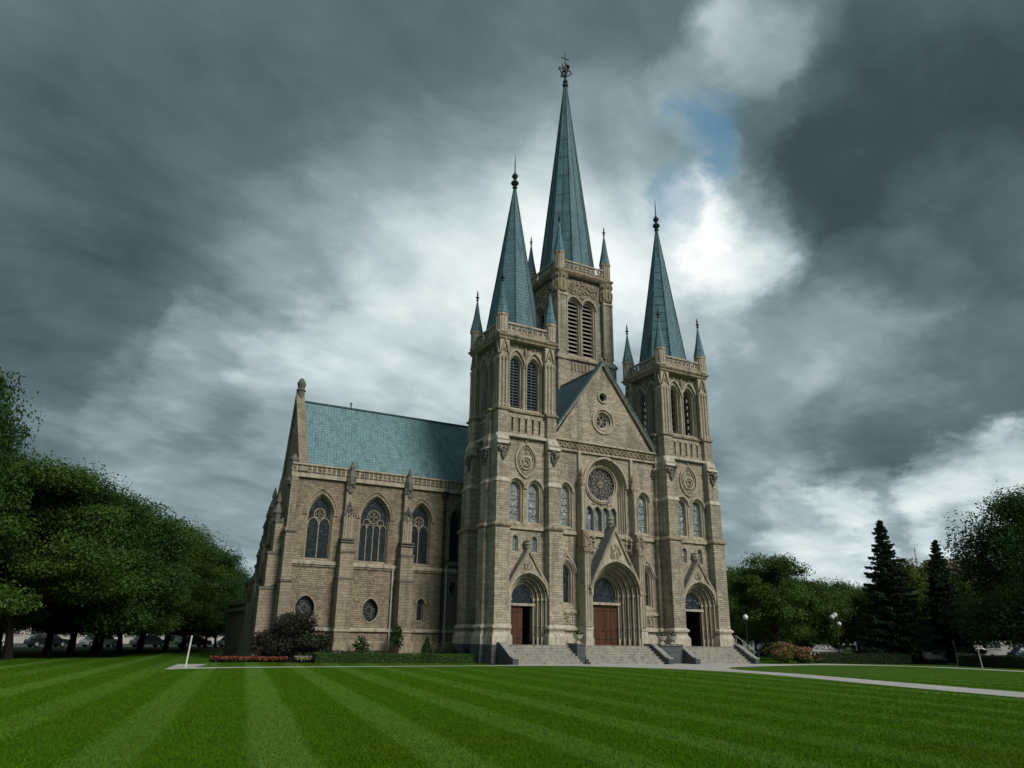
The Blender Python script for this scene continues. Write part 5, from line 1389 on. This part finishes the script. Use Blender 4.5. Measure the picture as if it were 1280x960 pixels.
for i, (x, y, m_, lb) in enumerate([(49, 21.5, 'car_grey', 'grey car left of the globe lamp'), (54, 18.5, 'car_white', 'white car between globe lamp and spruce'), (59, 15.2, 'car_dark', 'dark car just left of the spruce trunk'),
        (64, 12.0, 'car_blue', 'blue car just right of the spruce trunk'), (69, 9.0, 'car_white', 'white car behind the park bench'), (74.5, 6.0, 'car_blue', 'blue car behind the litter bin'), (80, 3.2, 'car_white', 'white car behind the slimmer spruce'),
        (85.5, .2, 'car_grey', 'grey car left of the massive tree'), (91, -3, 'car_white', 'white car seen under the massive tree'), (96.5, -6.4, 'car_dark', 'dark car nearest the right edge')]):
    car(x, y, radians(-31+(i % 2)*2), m_, lb, CR)

simple('render_grey', (.24, .26, .27), .85, .3, var=.15, scale=.3); simple('render_brown', (.30, .22, .17), .9, .2, var=.15, scale=.3); simple('render_pale', (.42, .40, .37), .85, .3, var=.15, scale=.4)
def block(x, y, rz, wdt, dep, h, mat, rows, cols, label, roofbits=()):
    r = empty('office_block', (x, y, 0), rz); tag(r, label, 'building')
    w_ = MB(); w_.box(-wdt/2, wdt/2, 0, dep, -.5, h, 0); w_.box(-wdt/2-.2, wdt/2+.2, -.2, dep+.2, h, h+.5, 0)
    for x0, x1, y0, y1, hh in roofbits: w_.box(x0, x1, y0, y1, h+.5, h+hh, 0)
    w_.build('wall', mats(mat), r); F = Fr((-wdt/2, 0, 0), (1, 0, 0), (0, -1, 0)); G = Fr((-wdt/2, dep, 0), (0, -1, 0), (-1, 0, 0))
    for fr, W_, cc in ((F, wdt, cols), (G, dep, max(2, int(cols*dep/wdt)))):
        cw = W_/cc; rh = h/rows
        for i in range(rows):
            for j in range(cc):
                a = cw*(j+.5); m_ = MB(); z = rh*i+rh*.3
                slab(m_, fr, a-cw*.3, a+cw*.3, z, z+rh*.5, -.05, .03, 0); slab(m_, fr, a-cw*.34, a+cw*.34, z-.15, z-.03, -.05, .12, 1)
                m_.build('window', mats('stained_dark', mat), r)
    return r
block(109, 84, radians(-29), 15, 8, 11.5, 'render_grey', 4, 7, 'grey flat roofed block beyond the trees right of the tower', [(-5, -1, 2, 6, 2.0)])
b2 = block(138.5, 53.5, radians(-29), 21, 8, 17.0, 'render_brown', 6, 8, 'brown flat roofed block showing between the two spruces', [(-2, 7, 2, 6, 2.5)])
mast = MB(); mast.tube([(-5, 3, 17.5), (-5, 3, 22)], [.18, .12], 6); mast.build('mast', mats('weathered_cap'), b2)
block(-38, 92, radians(24), 60, 12, 4.2, 'render_pale', 1, 16, 'low pale building glimpsed between the trunks of the left grove')
block(20, 116, radians(12), 50, 12, 4.5, 'render_pale', 1, 12, 'low pale building hidden mostly behind the church annex')
block(112, 12, radians(-31), 70, 12, 4.0, 'render_pale', 1, 16, 'low pale building glimpsed under the right hand trees')
# far woods closing the horizon
def far_wood():
    rg = np.random.default_rng(12); P = []; N = []
    for k in range(240):
        a = radians(-35+175*k/240+rg.normal()*.3); d = 190+40*rg.random(); c = np.array([CAM.x+d*cos(a), CAM.y+d*sin(a), 3.6+2.5*rg.random()])
        n = 1100; v = rg.normal(size=(n, 3)); v /= np.linalg.norm(v, axis=1, keepdims=True)
        P.append(c+v*(rg.random((n, 1))**.4)*np.array([5.5, 5.5, 4.5])); N.append(v+rg.normal(size=(n, 3))*.4)
    P = np.concatenate(P); P[:, 2] = np.maximum(P[:, 2], 0)
    tag(leafmesh('distant_wood', P, np.concatenate(N), .8, mats('leaf_dark')), kind='stuff')
far_wood()
# mown blades on the near lawn
def blades():
    rg = np.random.default_rng(1); n = 1000000
    d = 6.5+42*rg.random(n)**1.5; t = (rg.random(n)-.5)*radians(86)+AZ
    x = CAM.x+d*np.cos(t); y = CAM.y+d*np.sin(t)
    h = (.012+.018*rg.random(n))*(1+d*.012); wd = (.0028+.002*rg.random(n))*(1+d*.05); a = rg.random(n)*2*pi; lx, ly = rg.normal(size=n)*.018, rg.normal(size=n)*.018
    V = np.empty((n, 3, 3)); V[:, 0, 0] = x-np.cos(a)*wd; V[:, 0, 1] = y-np.sin(a)*wd; V[:, 0, 2] = 0
    V[:, 1, 0] = x+np.cos(a)*wd; V[:, 1, 1] = y+np.sin(a)*wd; V[:, 1, 2] = 0
    V[:, 2, 0] = x+lx; V[:, 2, 1] = y+ly; V[:, 2, 2] = h
    # keep off the path
    from bisect import bisect
    poly = np.array(near+farr+top); inside = np.zeros(n, bool); j = len(poly)-1
    for i in range(len(poly)):
        xi, yi = poly[i]; xj, yj = poly[j]
        c = ((yi > y) != (yj > y)) & (x < (xj-xi)*(y-yi)/((yj-yi) or 1e-9)+xi); inside ^= c; j = i
    keep = ~inside & (rg.random(n) < np.clip((50-d)/24, 0, 1)) & (x > -59) & (x < 44) & (y < 29) & (y > -69); V = V[keep]; n = len(V)
    me = bpy.data.meshes.new('grass_blades'); me.vertices.add(n*3); me.vertices.foreach_set('co', V.reshape(-1))
    me.loops.add(n*3); me.loops.foreach_set('vertex_index', np.arange(n*3, dtype=np.int32)); me.polygons.add(n); me.polygons.foreach_set('loop_start', np.arange(0, n*3, 3, dtype=np.int32))
    me.materials.append(MT['lawn_blade']); me.update(calc_edges=True)
    o = bpy.data.objects.new('grass_blades', me); COL.objects.link(o); tag(o, kind='stuff')
blades()
